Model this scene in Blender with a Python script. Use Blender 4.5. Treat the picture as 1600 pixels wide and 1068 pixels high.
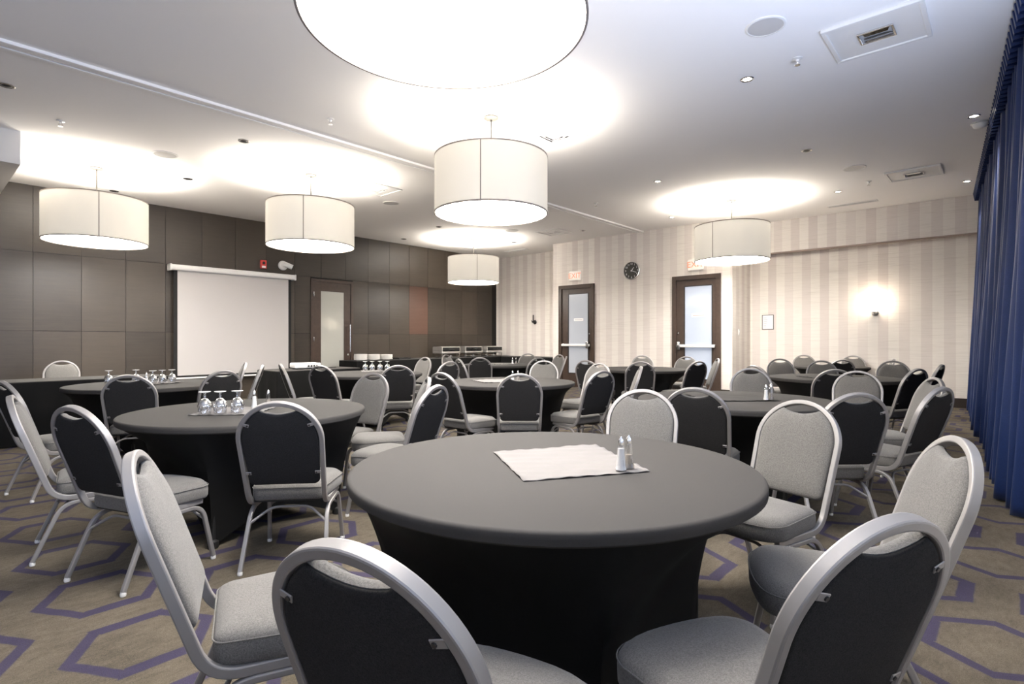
import bpy, bmesh, math, random
from mathutils import Vector, Matrix

for o in list(bpy.data.objects):
    bpy.data.objects.remove(o, do_unlink=True)
SC = bpy.context.scene
COL = SC.collection
PI = math.pi
random.seed(7)

# ------------------------------------------------------------------ camera
ALPHA = math.radians(41.85)          # view direction measured from the room's X axis
EYE = 1.21
cd = bpy.data.cameras.new('camera')
cam = bpy.data.objects.new('camera', cd)
COL.objects.link(cam)
cd.sensor_width = 36.0
cd.lens = 36.0 * 860.0 / 1600.0
cd.shift_y = -3.5 / 1600.0
cd.clip_start = 0.02
cam.location = (0, 0, EYE)
cam.rotation_euler = (PI / 2, 0, ALPHA - PI / 2)
SC.camera = cam

# ------------------------------------------------------------------ colour management
SC.view_settings.view_transform = 'Standard'
SC.view_settings.look = 'None'
SC.view_settings.gamma = 1.0
SC.view_settings.use_curve_mapping = False
SC.view_settings.exposure = 1.47
SC.cycles.use_denoising = True
SC.cycles.max_bounces = 8
SC.cycles.diffuse_bounces = 5
SC.cycles.sample_clamp_indirect = 6.0
SC.cycles.caustics_reflective = False
SC.cycles.caustics_refractive = False

# ------------------------------------------------------------------ world and daylight
wd = bpy.data.worlds.new('world')
SC.world = wd
wd.use_nodes = True
bgn = wd.node_tree.nodes['Background']
bgn.inputs[0].default_value = (0.55, 0.70, 1.0, 1)
bgn.inputs[1].default_value = 1.0

# room dimensions
CZ = 3.72        # ceiling height
YW = 11.77       # dark panelled wall
XD = 11.52       # wall with the exit doors
XR = 12.60       # striped wall on the right
XA = 12.42       # alcove wall
YA = 8.87        # alcove corner
YS = 4.20        # corner where the wall steps back
XL = -4.2
def curtain_y(x):
    return -0.55 + 0.068 * x

def light(name, kind, loc, rot, energy, color, size=0.5, size_y=None, shape='DISK', spread=PI):
    ld = bpy.data.lights.new(name, kind)
    ld.energy = energy
    ld.color = color
    if kind == 'AREA':
        ld.shape = shape
        ld.size = size
        if size_y: ld.size_y = size_y
        ld.spread = spread
    o = bpy.data.objects.new(name, ld)
    COL.objects.link(o)
    o.location = loc
    o.rotation_euler = rot
    return o

# daylight entering through the windows beside the camera (wall behind the curtain line)
DAYLIGHT = 62.0
for wx in (-2.2, 0.6, 3.4):
    light('window_daylight', 'AREA', (wx, curtain_y(wx) - 0.55, 1.9), (-PI / 2 - math.radians(60), 0, math.atan(0.068) + PI),
          DAYLIGHT, (0.62, 0.73, 1.0), 2.0, 2.2, 'RECTANGLE')

# ------------------------------------------------------------------ materials
MATS = {}
def nt(name):
    m = bpy.data.materials.new(name)
    m.use_nodes = True
    t = m.node_tree
    return m, t, t.nodes, t.links, t.nodes['Principled BSDF']

def mat(name, col, rough=0.5, metal=0.0, emit=None, estr=0.0, sheen=0.0, spec=0.5, noise=None, bump=None, coat=0.0, trans=0.0, ior=1.45, alpha=1.0):
    m, t, N, L, b = nt(name)
    b.inputs['Base Color'].default_value = (*col, 1)
    b.inputs['Roughness'].default_value = rough
    b.inputs['Metallic'].default_value = metal
    b.inputs['Specular IOR Level'].default_value = spec
    b.inputs['Sheen Weight'].default_value = sheen
    b.inputs['Coat Weight'].default_value = coat
    b.inputs['Transmission Weight'].default_value = trans
    b.inputs['IOR'].default_value = ior
    b.inputs['Alpha'].default_value = alpha
    if emit:
        b.inputs['Emission Color'].default_value = (*emit, 1)
        b.inputs['Emission Strength'].default_value = estr
    if noise:
        sc_, amt = noise
        tc = N.new('ShaderNodeTexCoord')
        nz = N.new('ShaderNodeTexNoise'); nz.inputs['Scale'].default_value = sc_; nz.inputs['Detail'].default_value = 3
        L.new(tc.outputs['Object'], nz.inputs['Vector'])
        mx = N.new('ShaderNodeMix'); mx.data_type = 'RGBA'
        mx.inputs[6].default_value = (*[c * (1 - amt) for c in col], 1)
        mx.inputs[7].default_value = (*[min(1, c * (1 + amt)) for c in col], 1)
        L.new(nz.outputs['Fac'], mx.inputs[0])
        L.new(mx.outputs[2], b.inputs['Base Color'])
    if bump:
        sc_, st = bump
        tc = N.new('ShaderNodeTexCoord')
        nz = N.new('ShaderNodeTexNoise'); nz.inputs['Scale'].default_value = sc_; nz.inputs['Detail'].default_value = 2
        L.new(tc.outputs['Object'], nz.inputs['Vector'])
        bp = N.new('ShaderNodeBump'); bp.inputs['Strength'].default_value = st; bp.inputs['Distance'].default_value = 0.004
        L.new(nz.outputs['Fac'], bp.inputs['Height'])
        L.new(bp.outputs['Normal'], b.inputs['Normal'])
    MATS[name] = m
    return m

class G:
    """tiny helper to write node maths"""
    def __init__(s, N, L): s.N, s.L = N, L
    def m(s, op, a, b=None, c=None):
        n = s.N.new('ShaderNodeMath'); n.operation = op
        for i, v in enumerate((a, b, c)):
            if v is None: continue
            if isinstance(v, (int, float)): n.inputs[i].default_value = v
            else: s.L.new(v, n.inputs[i])
        return n.outputs[0]
    def mix(s, f, a, b):
        n = s.N.new('ShaderNodeMix'); n.data_type = 'RGBA'
        for i, v in ((0, f), (6, a), (7, b)):
            if isinstance(v, tuple): n.inputs[i].default_value = (*v, 1)
            elif isinstance(v, (int, float)): n.inputs[i].default_value = v
            else: s.L.new(v, n.inputs[i])
        return n.outputs[2]
    def noise(s, vec, scale, detail=2, rough=0.5):
        n = s.N.new('ShaderNodeTexNoise'); n.inputs['Scale'].default_value = scale
        n.inputs['Detail'].default_value = detail; n.inputs['Roughness'].default_value = rough
        s.L.new(vec, n.inputs['Vector'])
        return n.outputs['Fac']

def mat_carpet():
    m, t, N, L, b = nt('carpet')
    g = G(N, L)
    tc = N.new('ShaderNodeTexCoord')
    sp = N.new('ShaderNodeSeparateXYZ'); L.new(tc.outputs['Object'], sp.inputs[0])
    ang = math.radians(0.0)
    x0, y0 = sp.outputs[0], sp.outputs[1]
    # stretched hexagon lattice; every cell carries a broken ring
    sx, sy = 0.64, 0.642
    u = g.m('DIVIDE', g.m('ADD', y0, 0.29), sx)
    v = g.m('DIVIDE', g.m('ADD', x0, -0.104), sy)
    R3 = 1.7320508
    def cell(du, dv):
        a = g.m('SUBTRACT', g.m('FLOORED_MODULO', g.m('ADD', u, du), 1.0), 0.5)
        c = g.m('SUBTRACT', g.m('FLOORED_MODULO', g.m('ADD', v, dv), R3), R3 / 2)
        return a, c
    a1, c1 = cell(0.0, 0.0)
    a2, c2 = cell(0.5, R3 / 2)
    d1 = g.m('ADD', g.m('MULTIPLY', a1, a1), g.m('MULTIPLY', c1, c1))
    d2 = g.m('ADD', g.m('MULTIPLY', a2, a2), g.m('MULTIPLY', c2, c2))
    sel = g.m('LESS_THAN', d1, d2)
    inv = g.m('SUBTRACT', 1.0, sel)
    a = g.m('ADD', g.m('MULTIPLY', a1, sel), g.m('MULTIPLY', a2, inv))
    c = g.m('ADD', g.m('MULTIPLY', c1, sel), g.m('MULTIPLY', c2, inv))
    aa, ca = g.m('ABSOLUTE', a), g.m('ABSOLUTE', c)
    sl = g.m('ADD', g.m('MULTIPLY', aa, 0.5), g.m('MULTIPLY', ca, 0.8660254))
    hd = g.m('MAXIMUM', aa, sl)                       # 0.5 at the cell edge
    # the two upright flanks are wider than the slanted ones
    flank = g.m('GREATER_THAN', aa, sl)
    wid = g.m('ADD', 0.031, g.m('MULTIPLY', flank, 0.014))
    wob = g.m('MULTIPLY', g.m('SUBTRACT', g.noise(tc.outputs['Object'], 9, 2), 0.5), 0.02)
    dist = g.m('ABSOLUTE', g.m('ADD', g.m('SUBTRACT', hd, 0.325), wob))
    line = g.m('SUBTRACT', 1.0, g.m('SMOOTH_MIN', 1.0, g.m('DIVIDE', g.m('MAXIMUM', g.m('SUBTRACT', dist, wid), 0.0), 0.012), 0.05))
    line = g.m('MAXIMUM', g.m('MINIMUM', line, 1.0), 0.0)
    n1 = g.noise(tc.outputs['Object'], 3.0, 4, 0.6)
    n2 = g.noise(tc.outputs['Object'], 260.0, 2, 0.7)
    mp = N.new('ShaderNodeMapping'); mp.inputs['Scale'].default_value = (14, 30, 1); L.new(tc.outputs['Object'], mp.inputs[0])
    n3 = g.noise(mp.outputs[0], 1.0, 4, 0.7)
    n4 = g.noise(tc.outputs['Object'], 95.0, 3, 0.75)
    nb = g.m('ADD', g.m('MULTIPLY', n1, 0.35), g.m('ADD', g.m('MULTIPLY', n3, 0.35), g.m('MULTIPLY', n4, 0.30)))
    nb = g.m('MINIMUM', g.m('MAXIMUM', g.m('MULTIPLY', g.m('SUBTRACT', nb, 0.32), 2.8), 0.0), 1.0)
    base = g.mix(nb, (0.078, 0.066, 0.047), (0.225, 0.189, 0.139))
    col = g.mix(g.m('MULTIPLY', g.m('MULTIPLY', line, g.m('ADD', 0.72, g.m('MULTIPLY', n4, 0.5))), 0.88), base, (0.050, 0.043, 0.100))
    col2 = g.mix(g.m('MULTIPLY', g.m('SUBTRACT', n2, 0.25), 1.3), col, (0.02, 0.018, 0.02))
    L.new(col2, b.inputs['Base Color'])
    b.inputs['Roughness'].default_value = 0.95
    b.inputs['Specular IOR Level'].default_value = 0.1
    bp = N.new('ShaderNodeBump'); bp.inputs['Strength'].default_value = 0.5; bp.inputs['Distance'].default_value = 0.004
    L.new(n2, bp.inputs['Height']); L.new(bp.outputs['Normal'], b.inputs['Normal'])
    MATS['carpet'] = m

def mat_stripes():
    m, t, N, L, b = nt('striped_wallpaper')
    g = G(N, L)
    tc = N.new('ShaderNodeTexCoord')
    sp = N.new('ShaderNodeSeparateXYZ'); L.new(tc.outputs['Object'], sp.inputs[0])
    s = g.m('DIVIDE', g.m('ADD', g.m('ADD', sp.outputs[1], g.m('MULTIPLY', sp.outputs[0], 1.0)), 40.02), 0.167)
    idx = g.m('FLOOR', s)
    alt = g.m('FLOORED_MODULO', idx, 2.0)
    wn = N.new('ShaderNodeTexWhiteNoise'); wn.noise_dimensions = '1D'; L.new(idx, wn.inputs['W'])
    tone = g.m('ADD', g.m('MULTIPLY', alt, 0.65), g.m('MULTIPLY', wn.outputs['Value'], 0.35))
    c1 = g.mix(tone, (0.80, 0.76, 0.705), (0.65, 0.59, 0.555))
    # horizontal slub threads
    mp = N.new('ShaderNodeMapping'); mp.inputs['Scale'].default_value = (2.2, 2.2, 95)
    L.new(tc.outputs['Object'], mp.inputs[0])
    th = g.noise(mp.outputs[0], 1.0, 3, 0.6)
    c2 = g.mix(g.m('MULTIPLY', g.m('MAXIMUM', g.m('SUBTRACT', th, 0.50), 0.0), 1.5), c1, (0.42, 0.37, 0.33))
    L.new(c2, b.inputs['Base Color'])
    b.inputs['Roughness'].default_value = 0.7
    b.inputs['Specular IOR Level'].default_value = 0.25
    MATS['stripes'] = m

def mat_panel(key, ca, cb):
    m, t, N, L, b = nt('dark_wood_' + key)
    g = G(N, L)
    tc = N.new('ShaderNodeTexCoord')
    geo = N.new('ShaderNodeNewGeometry')
    mp = N.new('ShaderNodeMapping'); mp.inputs['Scale'].default_value = (1.1, 1.1, 16)
    L.new(tc.outputs['Object'], mp.inputs[0])
    gr = g.noise(mp.outputs[0], 2.2, 5, 0.65)
    bl = g.noise(tc.outputs['Object'], 1.4, 3, 0.6)
    tone = g.m('ADD', g.m('MULTIPLY', geo.outputs['Random Per Island'], 0.45), g.m('ADD', g.m('MULTIPLY', gr, 0.35), g.m('MULTIPLY', bl, 0.25)))
    c1 = g.mix(tone, ca, cb)
    L.new(c1, b.inputs['Base Color'])
    L.new(g.m('ADD', 0.30, g.m('MULTIPLY', gr, 0.22)), b.inputs['Roughness'])
    b.inputs['Specular IOR Level'].default_value = 0.45
    MATS[key] = m

def mat_fabric(name, c1, c2, scale=240, rough=0.9, bump=0.35, sheen=0.15, spec=0.2):
    m, t, N, L, b = nt(name)
    g = G(N, L)
    tc = N.new('ShaderNodeTexCoord')
    n = g.noise(tc.outputs['Object'], scale, 2, 0.7)
    n2 = g.noise(tc.outputs['Object'], scale * 2.3, 1, 0.5)
    f = g.m('MULTIPLY', g.m('SUBTRACT', g.m('ADD', g.m('MULTIPLY', n, 0.6), g.m('MULTIPLY', n2, 0.4)), 0.3), 2.4)
    f = g.m('MINIMUM', g.m('MAXIMUM', f, 0.0), 1.0)
    L.new(g.mix(f, c1, c2), b.inputs['Base Color'])
    b.inputs['Roughness'].default_value = rough
    b.inputs['Sheen Weight'].default_value = sheen
    b.inputs['Specular IOR Level'].default_value = spec
    bp = N.new('ShaderNodeBump'); bp.inputs['Strength'].default_value = bump; bp.inputs['Distance'].default_value = 0.0015
    L.new(n, bp.inputs['Height']); L.new(bp.outputs['Normal'], b.inputs['Normal'])
    MATS[name] = m

mat_carpet(); mat_stripes(); mat_panel('panel', (0.009, 0.0062, 0.0046), (0.078, 0.062, 0.046))
mat_panel('panel_reddish', (0.030, 0.015, 0.010), (0.135, 0.072, 0.050))
mat_fabric('seat_fabric', (0.072, 0.068, 0.063), (0.200, 0.191, 0.180))
mat_fabric('back_fabric', (0.014, 0.0135, 0.0135), (0.038, 0.0365, 0.0362), 300, 1.0, 0.2, 0.0, 0.08)
mat_fabric('table_fabric', (0.036, 0.0337, 0.032), (0.050, 0.0465, 0.044), 500, 0.8, 0.06, 0.0)  # black cover cloth, lightened for the light falling on table tops
mat_fabric('skirt_fabric', (0.0035, 0.0035, 0.0035), (0.006, 0.0058, 0.0056), 500, 0.8, 0.06, 0.0)  # same black cover cloth, darkened for the shade on table sides
mat_fabric('napkin_fabric', (0.15, 0.139, 0.133), (0.20, 0.187, 0.18), 400, 0.9, 0.2, 0.1)
mat_fabric('curtain_fabric', (0.0055, 0.016, 0.066), (0.010, 0.026, 0.105), 120, 0.45, 0.05, 0.12)
mat('ceiling_paint', (0.92, 0.905, 0.89), 0.9, spec=0.1)
mat('white_wall', (0.74, 0.72, 0.69), 0.85, spec=0.2)
mat('silver', (0.29, 0.277, 0.272), 0.48, 0.5, spec=0.4)
mat('nickel', (0.045, 0.042, 0.037), 0.5, 0.3, spec=0.2)
mat('ledge_shadow_brown', (0.30, 0.235, 0.20), 0.7)
mat('foot_glass', (0.85, 0.85, 0.84), 0.1, alpha=0.55)
mat('steel', (0.72, 0.71, 0.70), 0.22, 1.0)
mat('polished_steel', (0.80, 0.78, 0.75), 0.08, 1.0)
mat('dark_metal', (0.05, 0.047, 0.045), 0.4, 0.6)
mat('glide_plastic', (0.75, 0.74, 0.72), 0.4)
mat('black', (0.012, 0.012, 0.012), 0.5)
mat('baseboard_wood', (0.030, 0.021, 0.017), 0.45)
mat('door_wood', (0.055, 0.036, 0.027), 0.38, noise=(14, 0.3))
mat('groove', (0.006, 0.005, 0.004), 0.8)
mat('white_plastic', (0.78, 0.77, 0.75), 0.4)
mat('grey_plastic', (0.55, 0.54, 0.53), 0.5)
mat('white_paper', (0.82, 0.82, 0.82), 0.7)
mat('screen_cloth', (0.46, 0.44, 0.43), 0.8, spec=0.15)
mat('screen_border', (0.012, 0.011, 0.011), 0.8)
mat('red_box', (0.55, 0.05, 0.04), 0.4)
mat('shade_cloth', (0.42, 0.39, 0.335), 0.9, emit=(1.0, 0.92, 0.79), estr=0.165, spec=0.1)
mat('shade_trim', (0.20, 0.165, 0.14), 0.7)
mat('lamp_diffuser', (0.9, 0.9, 0.9), 0.6, emit=(1.0, 0.95, 0.88), estr=15.0)
mat('downlight_glow', (0.9, 0.9, 0.9), 0.6, emit=(1.0, 0.93, 0.82), estr=14.0)
mat('sconce_glow', (0.9, 0.9, 0.9), 0.6, emit=(1.0, 0.88, 0.70), estr=15.0)
mat('frosted_glass', (0.42, 0.42, 0.38), 0.10, spec=0.5)
mat('lit_glass', (0.36, 0.38, 0.41), 0.12, emit=(0.82, 0.87, 1.0), estr=0.045)
mat('lit_glass_blue', (0.34, 0.37, 0.42), 0.10, emit=(0.66, 0.77, 1.0), estr=0.11)
mat('exit_face', (0.62, 0.59, 0.54), 0.4, emit=(1.0, 0.90, 0.80), estr=0.14)
mat('exit_red', (0.80, 0.20, 0.12), 0.4, emit=(1.0, 0.25, 0.12), estr=0.30)
mat('clock_face', (0.035, 0.034, 0.030), 0.4)
mat('sign_red', (0.60, 0.30, 0.26), 0.6)
mat('print_grey', (0.40, 0.40, 0.42), 0.7)
mat('porcelain', (0.80, 0.78, 0.74), 0.3)
mat('salt', (0.92, 0.91, 0.90), 0.6)
mat('black_gloss', (0.012, 0.012, 0.012), 0.12)
mat('brushed_steel', (0.75, 0.73, 0.70), 0.28, 0.85)
mat('pepper', (0.28, 0.24, 0.20), 0.8)
def mat_glass(name, rough=0.02, tint=(1, 1, 1), k1=0.80, k0=0.16):
    m, t, N, L, b = nt(name)
    N.remove(b)
    out = [n for n in N if n.type == 'OUTPUT_MATERIAL'][0]
    tr = N.new('ShaderNodeBsdfTransparent'); tr.inputs[0].default_value = (*[0.93 * c for c in tint], 1)
    gl = N.new('ShaderNodeBsdfGlossy'); gl.inputs['Roughness'].default_value = rough
    gl.inputs[0].default_value = (1, 1, 1, 1)
    lw = N.new('ShaderNodeLayerWeight'); lw.inputs[0].default_value = 0.45
    ma = N.new('ShaderNodeMath'); ma.operation = 'MULTIPLY_ADD'; ma.inputs[1].default_value = k1; ma.inputs[2].default_value = k0
    L.new(lw.outputs['Facing'], ma.inputs[0])
    mx = N.new('ShaderNodeMixShader')
    L.new(ma.outputs[0], mx.inputs[0]); L.new(tr.outputs[0], mx.inputs[1]); L.new(gl.outputs[0], mx.inputs[2])
    L.new(mx.outputs[0], out.inputs[0])
    MATS[name] = m
mat_glass('clear_glass')
mat_glass('shaker_glass', 0.05, (1, 1, 1), 0.45, 0.06)

# ------------------------------------------------------------------ mesh helpers
def B(): return bmesh.new()

def obj(name, bm, m, parent=None, smooth=True, angle=40, loc=None):
    bmesh.ops.recalc_face_normals(bm, faces=bm.faces)
    me = bpy.data.meshes.new(name)
    bm.to_mesh(me); bm.free()
    if smooth:
        me.shade_smooth()
        me.set_sharp_from_angle(angle=math.radians(angle))
    ms = m if isinstance(m, (list, tuple)) else [m]
    for k in ms: me.materials.append(MATS[k])
    o = bpy.data.objects.new(name, me)
    COL.objects.link(o)
    if parent: o.parent = parent
    if loc: o.location = loc
    return o

def thing(name, label, cat, loc=(0, 0, 0), rz=0, group=None):
    o = bpy.data.objects.new(name, None)
    o.empty_display_size = 0.1
    COL.objects.link(o)
    o.location = loc; o.rotation_euler = (0, 0, rz)
    o['label'] = label; o['category'] = cat
    if group: o['group'] = group
    return o

def tag(o, label, cat, group=None):
    o['label'] = label; o['category'] = cat
    if group: o['group'] = group
    return o

def struct(o):
    o['kind'] = 'structure'
    return o

def dup(root, loc, rz, label, group=None):
    r = root.copy(); COL.objects.link(r)
    r.location = loc; r.rotation_euler = (0, 0, rz)
    r['label'] = label
    if group: r['group'] = group
    for ch in list(root.children):
        c = ch.copy(); COL.objects.link(c); c.parent = r
        for gch in list(ch.children):
            d = gch.copy(); COL.objects.link(d); d.parent = c
    return r

def box(bm, x0, x1, y0, y1, z0, z1, bevel=0.0, seg=2, mi=0, mtx=None):
    vs = [bm.verts.new((x, y, z)) for x in (x0, x1) for y in (y0, y1) for z in (z0, z1)]
    fs = [bm.faces.new([vs[i] for i in f]) for f in ((0, 1, 3, 2), (4, 6, 7, 5), (0, 4, 5, 1), (2, 3, 7, 6), (0, 2, 6, 4), (1, 5, 7, 3))]
    if bevel > 0:
        es = list({e for f in fs for e in f.edges})
        r = bmesh.ops.bevel(bm, geom=es, offset=bevel, segments=seg, profile=0.5, affect='EDGES')
        vs = [v for v in bm.verts if v in set(r['verts']) or v in set(vs) and v.is_valid]
    for f in fs:
        if f.is_valid: f.material_index = mi
    if mtx:
        bmesh.ops.transform(bm, matrix=mtx, verts=[v for v in vs if v.is_valid])
    return bm

def lathe(bm, prof, seg=32, cx=0, cy=0, cz=0, mi=0, cap=True):
    rings = []
    for r, z in prof:
        if r < 1e-6:
            rings.append([bm.verts.new((cx, cy, cz + z))])
        else:
            rings.append([bm.verts.new((cx + r * math.cos(2 * PI * k / seg), cy + r * math.sin(2 * PI * k / seg), cz + z)) for k in range(seg)])
    for a, b in zip(rings, rings[1:]):
        for k in range(seg):
            k2 = (k + 1) % seg
            if len(a) == 1 and len(b) == 1: continue
            if len(a) == 1: f = bm.faces.new((a[0], b[k2], b[k]))
            elif len(b) == 1: f = bm.faces.new((a[k], a[k2], b[0]))
            else: f = bm.faces.new((a[k], a[k2], b[k2], b[k]))
            f.material_index = mi
    return bm

def sweep(bm, pts, prof, normal=None, caps=True, mi=0, closed=False):
    """sweep a closed profile [(a,b)] along pts; a runs along the 'side' vector, b along 'up'"""
    pts = [Vector(p) for p in pts]
    n = len(pts)
    tans = []
    for i in range(n):
        if closed:
            d = pts[(i + 1) % n] - pts[i - 1]
        else:
            d = pts[min(i + 1, n - 1)] - pts[max(i - 1, 0)]
        tans.append(d.normalized())
    up = Vector(normal) if normal else Vector((0, 0, 1))
    if abs(up.dot(tans[0])) > 0.95: up = Vector((0, 1, 0)) if abs(tans[0].y) < 0.9 else Vector((1, 0, 0))
    rings = []
    u = (up - tans[0] * up.dot(tans[0])).normalized()
    for i in range(n):
        u = (u - tans[i] * u.dot(tans[i])).normalized()
        s = tans[i].cross(u)
        rings.append([bm.verts.new(pts[i] + s * a + u * b) for a, b in prof])
    k = len(prof)
    rng = range(n) if closed else range(n - 1)
    for i in rng:
        A, Bq = rings[i], rings[(i + 1) % n]
        for j in range(k):
            f = bm.faces.new((A[j], A[(j + 1) % k], Bq[(j + 1) % k], Bq[j]))
            f.material_index = mi
    if caps and not closed:
        bm.faces.new(rings[0][::-1]).material_index = mi
        bm.faces.new(rings[-1]).material_index = mi
    return bm

def rrect(w, h, r, seg=2):
    out = []
    for cx, cy, a0 in ((w / 2 - r, h / 2 - r, 0), (-w / 2 + r, h / 2 - r, 90), (-w / 2 + r, -h / 2 + r, 180), (w / 2 - r, -h / 2 + r, 270)):
        for i in range(seg + 1):
            a = math.radians(a0 + 90 * i / seg)
            out.append((cx + r * math.cos(a), cy + r * math.sin(a)))
    return out

def circ(r, n=8):
    return [(r * math.cos(2 * PI * i / n), r * math.sin(2 * PI * i / n)) for i in range(n)]

def fillet(pts, rad, seg=6):
    """round the inner corners of a polyline"""
    pts = [Vector(p) for p in pts]
    out = [pts[0]]
    for i in range(1, len(pts) - 1):
        a, p, b = pts[i - 1], pts[i], pts[i + 1]
        da, db = (a - p), (b - p)
        r = min(rad, da.length * 0.49, db.length * 0.49)
        da.normalize(); db.normalize()
        s, e = p + da * r, p + db * r
        for k in range(seg + 1):
            t = k / seg
            out.append(s * (1 - t) ** 2 + p * 2 * t * (1 - t) + e * t * t)
    out.append(pts[-1])
    return out

def rings_mesh(bm, rings, mi=0, cap0=True, cap1=True):
    R = [[bm.verts.new(p) for p in r] for r in rings]
    k = len(R[0])
    for A, Bq in zip(R, R[1:]):
        for j in range(k):
            bm.faces.new((A[j], A[(j + 1) % k], Bq[(j + 1) % k], Bq[j])).material_index = mi
    if cap0:
        c = bm.verts.new(sum((Vector(p) for p in rings[0]), Vector()) / k)
        for j in range(k): bm.faces.new((R[0][(j + 1) % k], R[0][j], c)).material_index = mi
    if cap1:
        c = bm.verts.new(sum((Vector(p) for p in rings[-1]), Vector()) / k)
        for j in range(k): bm.faces.new((R[-1][j], R[-1][(j + 1) % k], c)).material_index = mi
    return bm

def text_bm(bm, s, size, origin, xdir, ydir, depth=0.002, mi=0):
    """add letters as geometry: origin is the centre, xdir/ydir unit vectors of the writing plane"""
    cu = bpy.data.curves.new('letters', 'FONT')
    cu.body = s; cu.size = size; cu.align_x = 'CENTER'; cu.align_y = 'CENTER'; cu.extrude = depth
    o = bpy.data.objects.new('letters', cu)
    COL.objects.link(o)
    dg = bpy.context.evaluated_depsgraph_get()
    dg.update()
    me = bpy.data.meshes.new_from_object(o.evaluated_get(dg))
    bpy.data.objects.remove(o, do_unlink=True)
    bpy.data.curves.remove(cu)
    X, Y = Vector(xdir), Vector(ydir)
    Z = X.cross(Y)
    O = Vector(origin)
    vm = [bm.verts.new(O + X * v.co.x + Y * v.co.y + Z * v.co.z) for v in me.vertices]
    for p in me.polygons:
        try: bm.faces.new([vm[i] for i in p.vertices]).material_index = mi
        except ValueError: pass
    bpy.data.meshes.remove(me)
    return bm
# ================================================================== SETTING
bm = B()
fl = [(XL, curtain_y(XL) - 0.3), (XR + 0.2, curtain_y(XR) - 0.3), (XR + 0.2, YW + 0.2), (XL, YW + 0.2)]
t0 = [bm.verts.new((x, y, 0)) for x, y in fl]; t1 = [bm.verts.new((x, y, -0.1)) for x, y in fl]
bm.faces.new(t0); bm.faces.new(t1[::-1])
for i in range(4): bm.faces.new((t0[i], t1[i], t1[(i + 1) % 4], t0[(i + 1) % 4]))
struct(obj('floor', bm, 'carpet', smooth=False))
bm = B()
t0 = [bm.verts.new((x, y, CZ)) for x, y in fl]; t1 = [bm.verts.new((x, y, CZ + 0.1)) for x, y in fl]
bm.faces.new(t0); bm.faces.new(t1[::-1])
for i in range(4): bm.faces.new((t0[i], t1[i], t1[(i + 1) % 4], t0[(i + 1) % 4]))
struct(obj('ceiling', bm, 'ceiling_paint', smooth=False))

# dark wall of wood panels: backing plus 0.63 m panels with open joints
bm = B()
box(bm, XL - 0.1, XA + 0.1, YW + 0.012, YW + 0.15, 0, CZ, mi=1)
DX0, DX1, DZT = 6.27, 7.36, 2.61
xs = [1.47 + 0.632 * k for k in range(-9, 18)]
for xa, xb in zip(xs, xs[1:]):
    xb = min(xb, XA)
    if xb <= xa: continue
    for za, zb in ((0.0, 1.355), (1.355, 2.64), (2.64, CZ)):
        segs = [(xa, xb)]
        if za < DZT - 0.05:
            segs = []
            if xa < DX0: segs.append((xa, min(xb, DX0)))
            if xb > DX1: segs.append((max(xa, DX1), xb))
        for a, b_ in segs:
            if b_ - a < 0.02: continue
            box(bm, a + 0.003, b_ - 0.003, YW, YW + 0.013, za + 0.003, min(zb, CZ) - 0.003, mi=2 if abs(xa - 9.054) < 0.02 and za == 1.355 else 0)
struct(obj('wall_back', bm, ['panel', 'groove', 'panel_reddish'], smooth=False))

bm = B(); box(bm, XD, XA + 0.3, YS, YA, 0, CZ)
struct(obj('wall_far', bm, 'stripes', smooth=False))
bm = B(); box(bm, XA, XA + 0.15, YA, YW + 0.01, 0, CZ)
struct(obj('wall_alcove', bm, 'stripes', smooth=False))
bm = B(); box(bm, XR, XR + 0.15, curtain_y(XR) - 0.2, YS, 0, CZ)
struct(obj('wall_right', bm, 'stripes', smooth=False))
bm = B(); box(bm, XR - 0.17, XR, curtain_y(XR) - 0.1, YS, 3.065, CZ)
struct(obj('trim_1', bm, 'stripes', smooth=False))
bm = B(); box(bm, XR - 0.172, XR - 0.14, curtain_y(XR) - 0.1, YS, 3.030, 3.064, 0.003)  # dark strip added for the shadow line under the upper wall's ledge
struct(obj('ledge_shadow_strip', bm, 'ledge_shadow_brown', smooth=False))
bm = B(); box(bm, XL - 0.15, XL, curtain_y(XL) - 0.3, YW, 0, CZ)
struct(obj('wall_left', bm, 'white_wall', smooth=False))
# plaster soffit box at the far left
bm = B(); box(bm, XL, 0.99, 8.84, YW, 3.32, CZ)
struct(obj('trim_2', bm, 'white_wall', smooth=False))
# ceiling track of the folding partition
bm = B()
box(bm, XL, XD, 6.22, 6.255, CZ - 0.030, CZ, 0.004)
box(bm, XL, XD, 6.275, 6.335, CZ - 0.022, CZ, 0.003)
box(bm, XL, XD, 6.362, 6.42, CZ - 0.022, CZ, 0.003)
box(bm, XL, XD, 6.335, 6.362, CZ - 0.004, CZ, mi=1)
struct(obj('trim_3', bm, ['ceiling_paint', 'dark_metal'], smooth=False))

# window wall behind the curtain line (its openings let the daylight in beside the camera)
def wall_strip(bm, xa, xb, za, zb, th=0.2, off=-0.3, mi=0):
    a = math.atan(0.068)
    n = Vector((-math.sin(a), math.cos(a), 0))
    p, q = Vector((xa, curtain_y(xa), 0)) + n * off, Vector((xb, curtain_y(xb), 0)) + n * off
    vs = [bm.verts.new(v + n * d + Vector((0, 0, z))) for v in (p, q) for d in (0, -th) for z in (za, zb)]
    for f in ((0, 1, 3, 2), (4, 6, 7, 5), (0, 4, 5, 1), (2, 3, 7, 6), (0, 2, 6, 4), (1, 5, 7, 3)):
        bm.faces.new([vs[i] for i in f]).material_index = mi
bm = B()
WINS = [(-3.3, -1.1), (-0.5, 1.7), (2.3, 4.5)]
wall_strip(bm, XL, XR + 0.1, 0, 0.75); wall_strip(bm, XL, XR + 0.1, 3.1, CZ)
prev = XL
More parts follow.
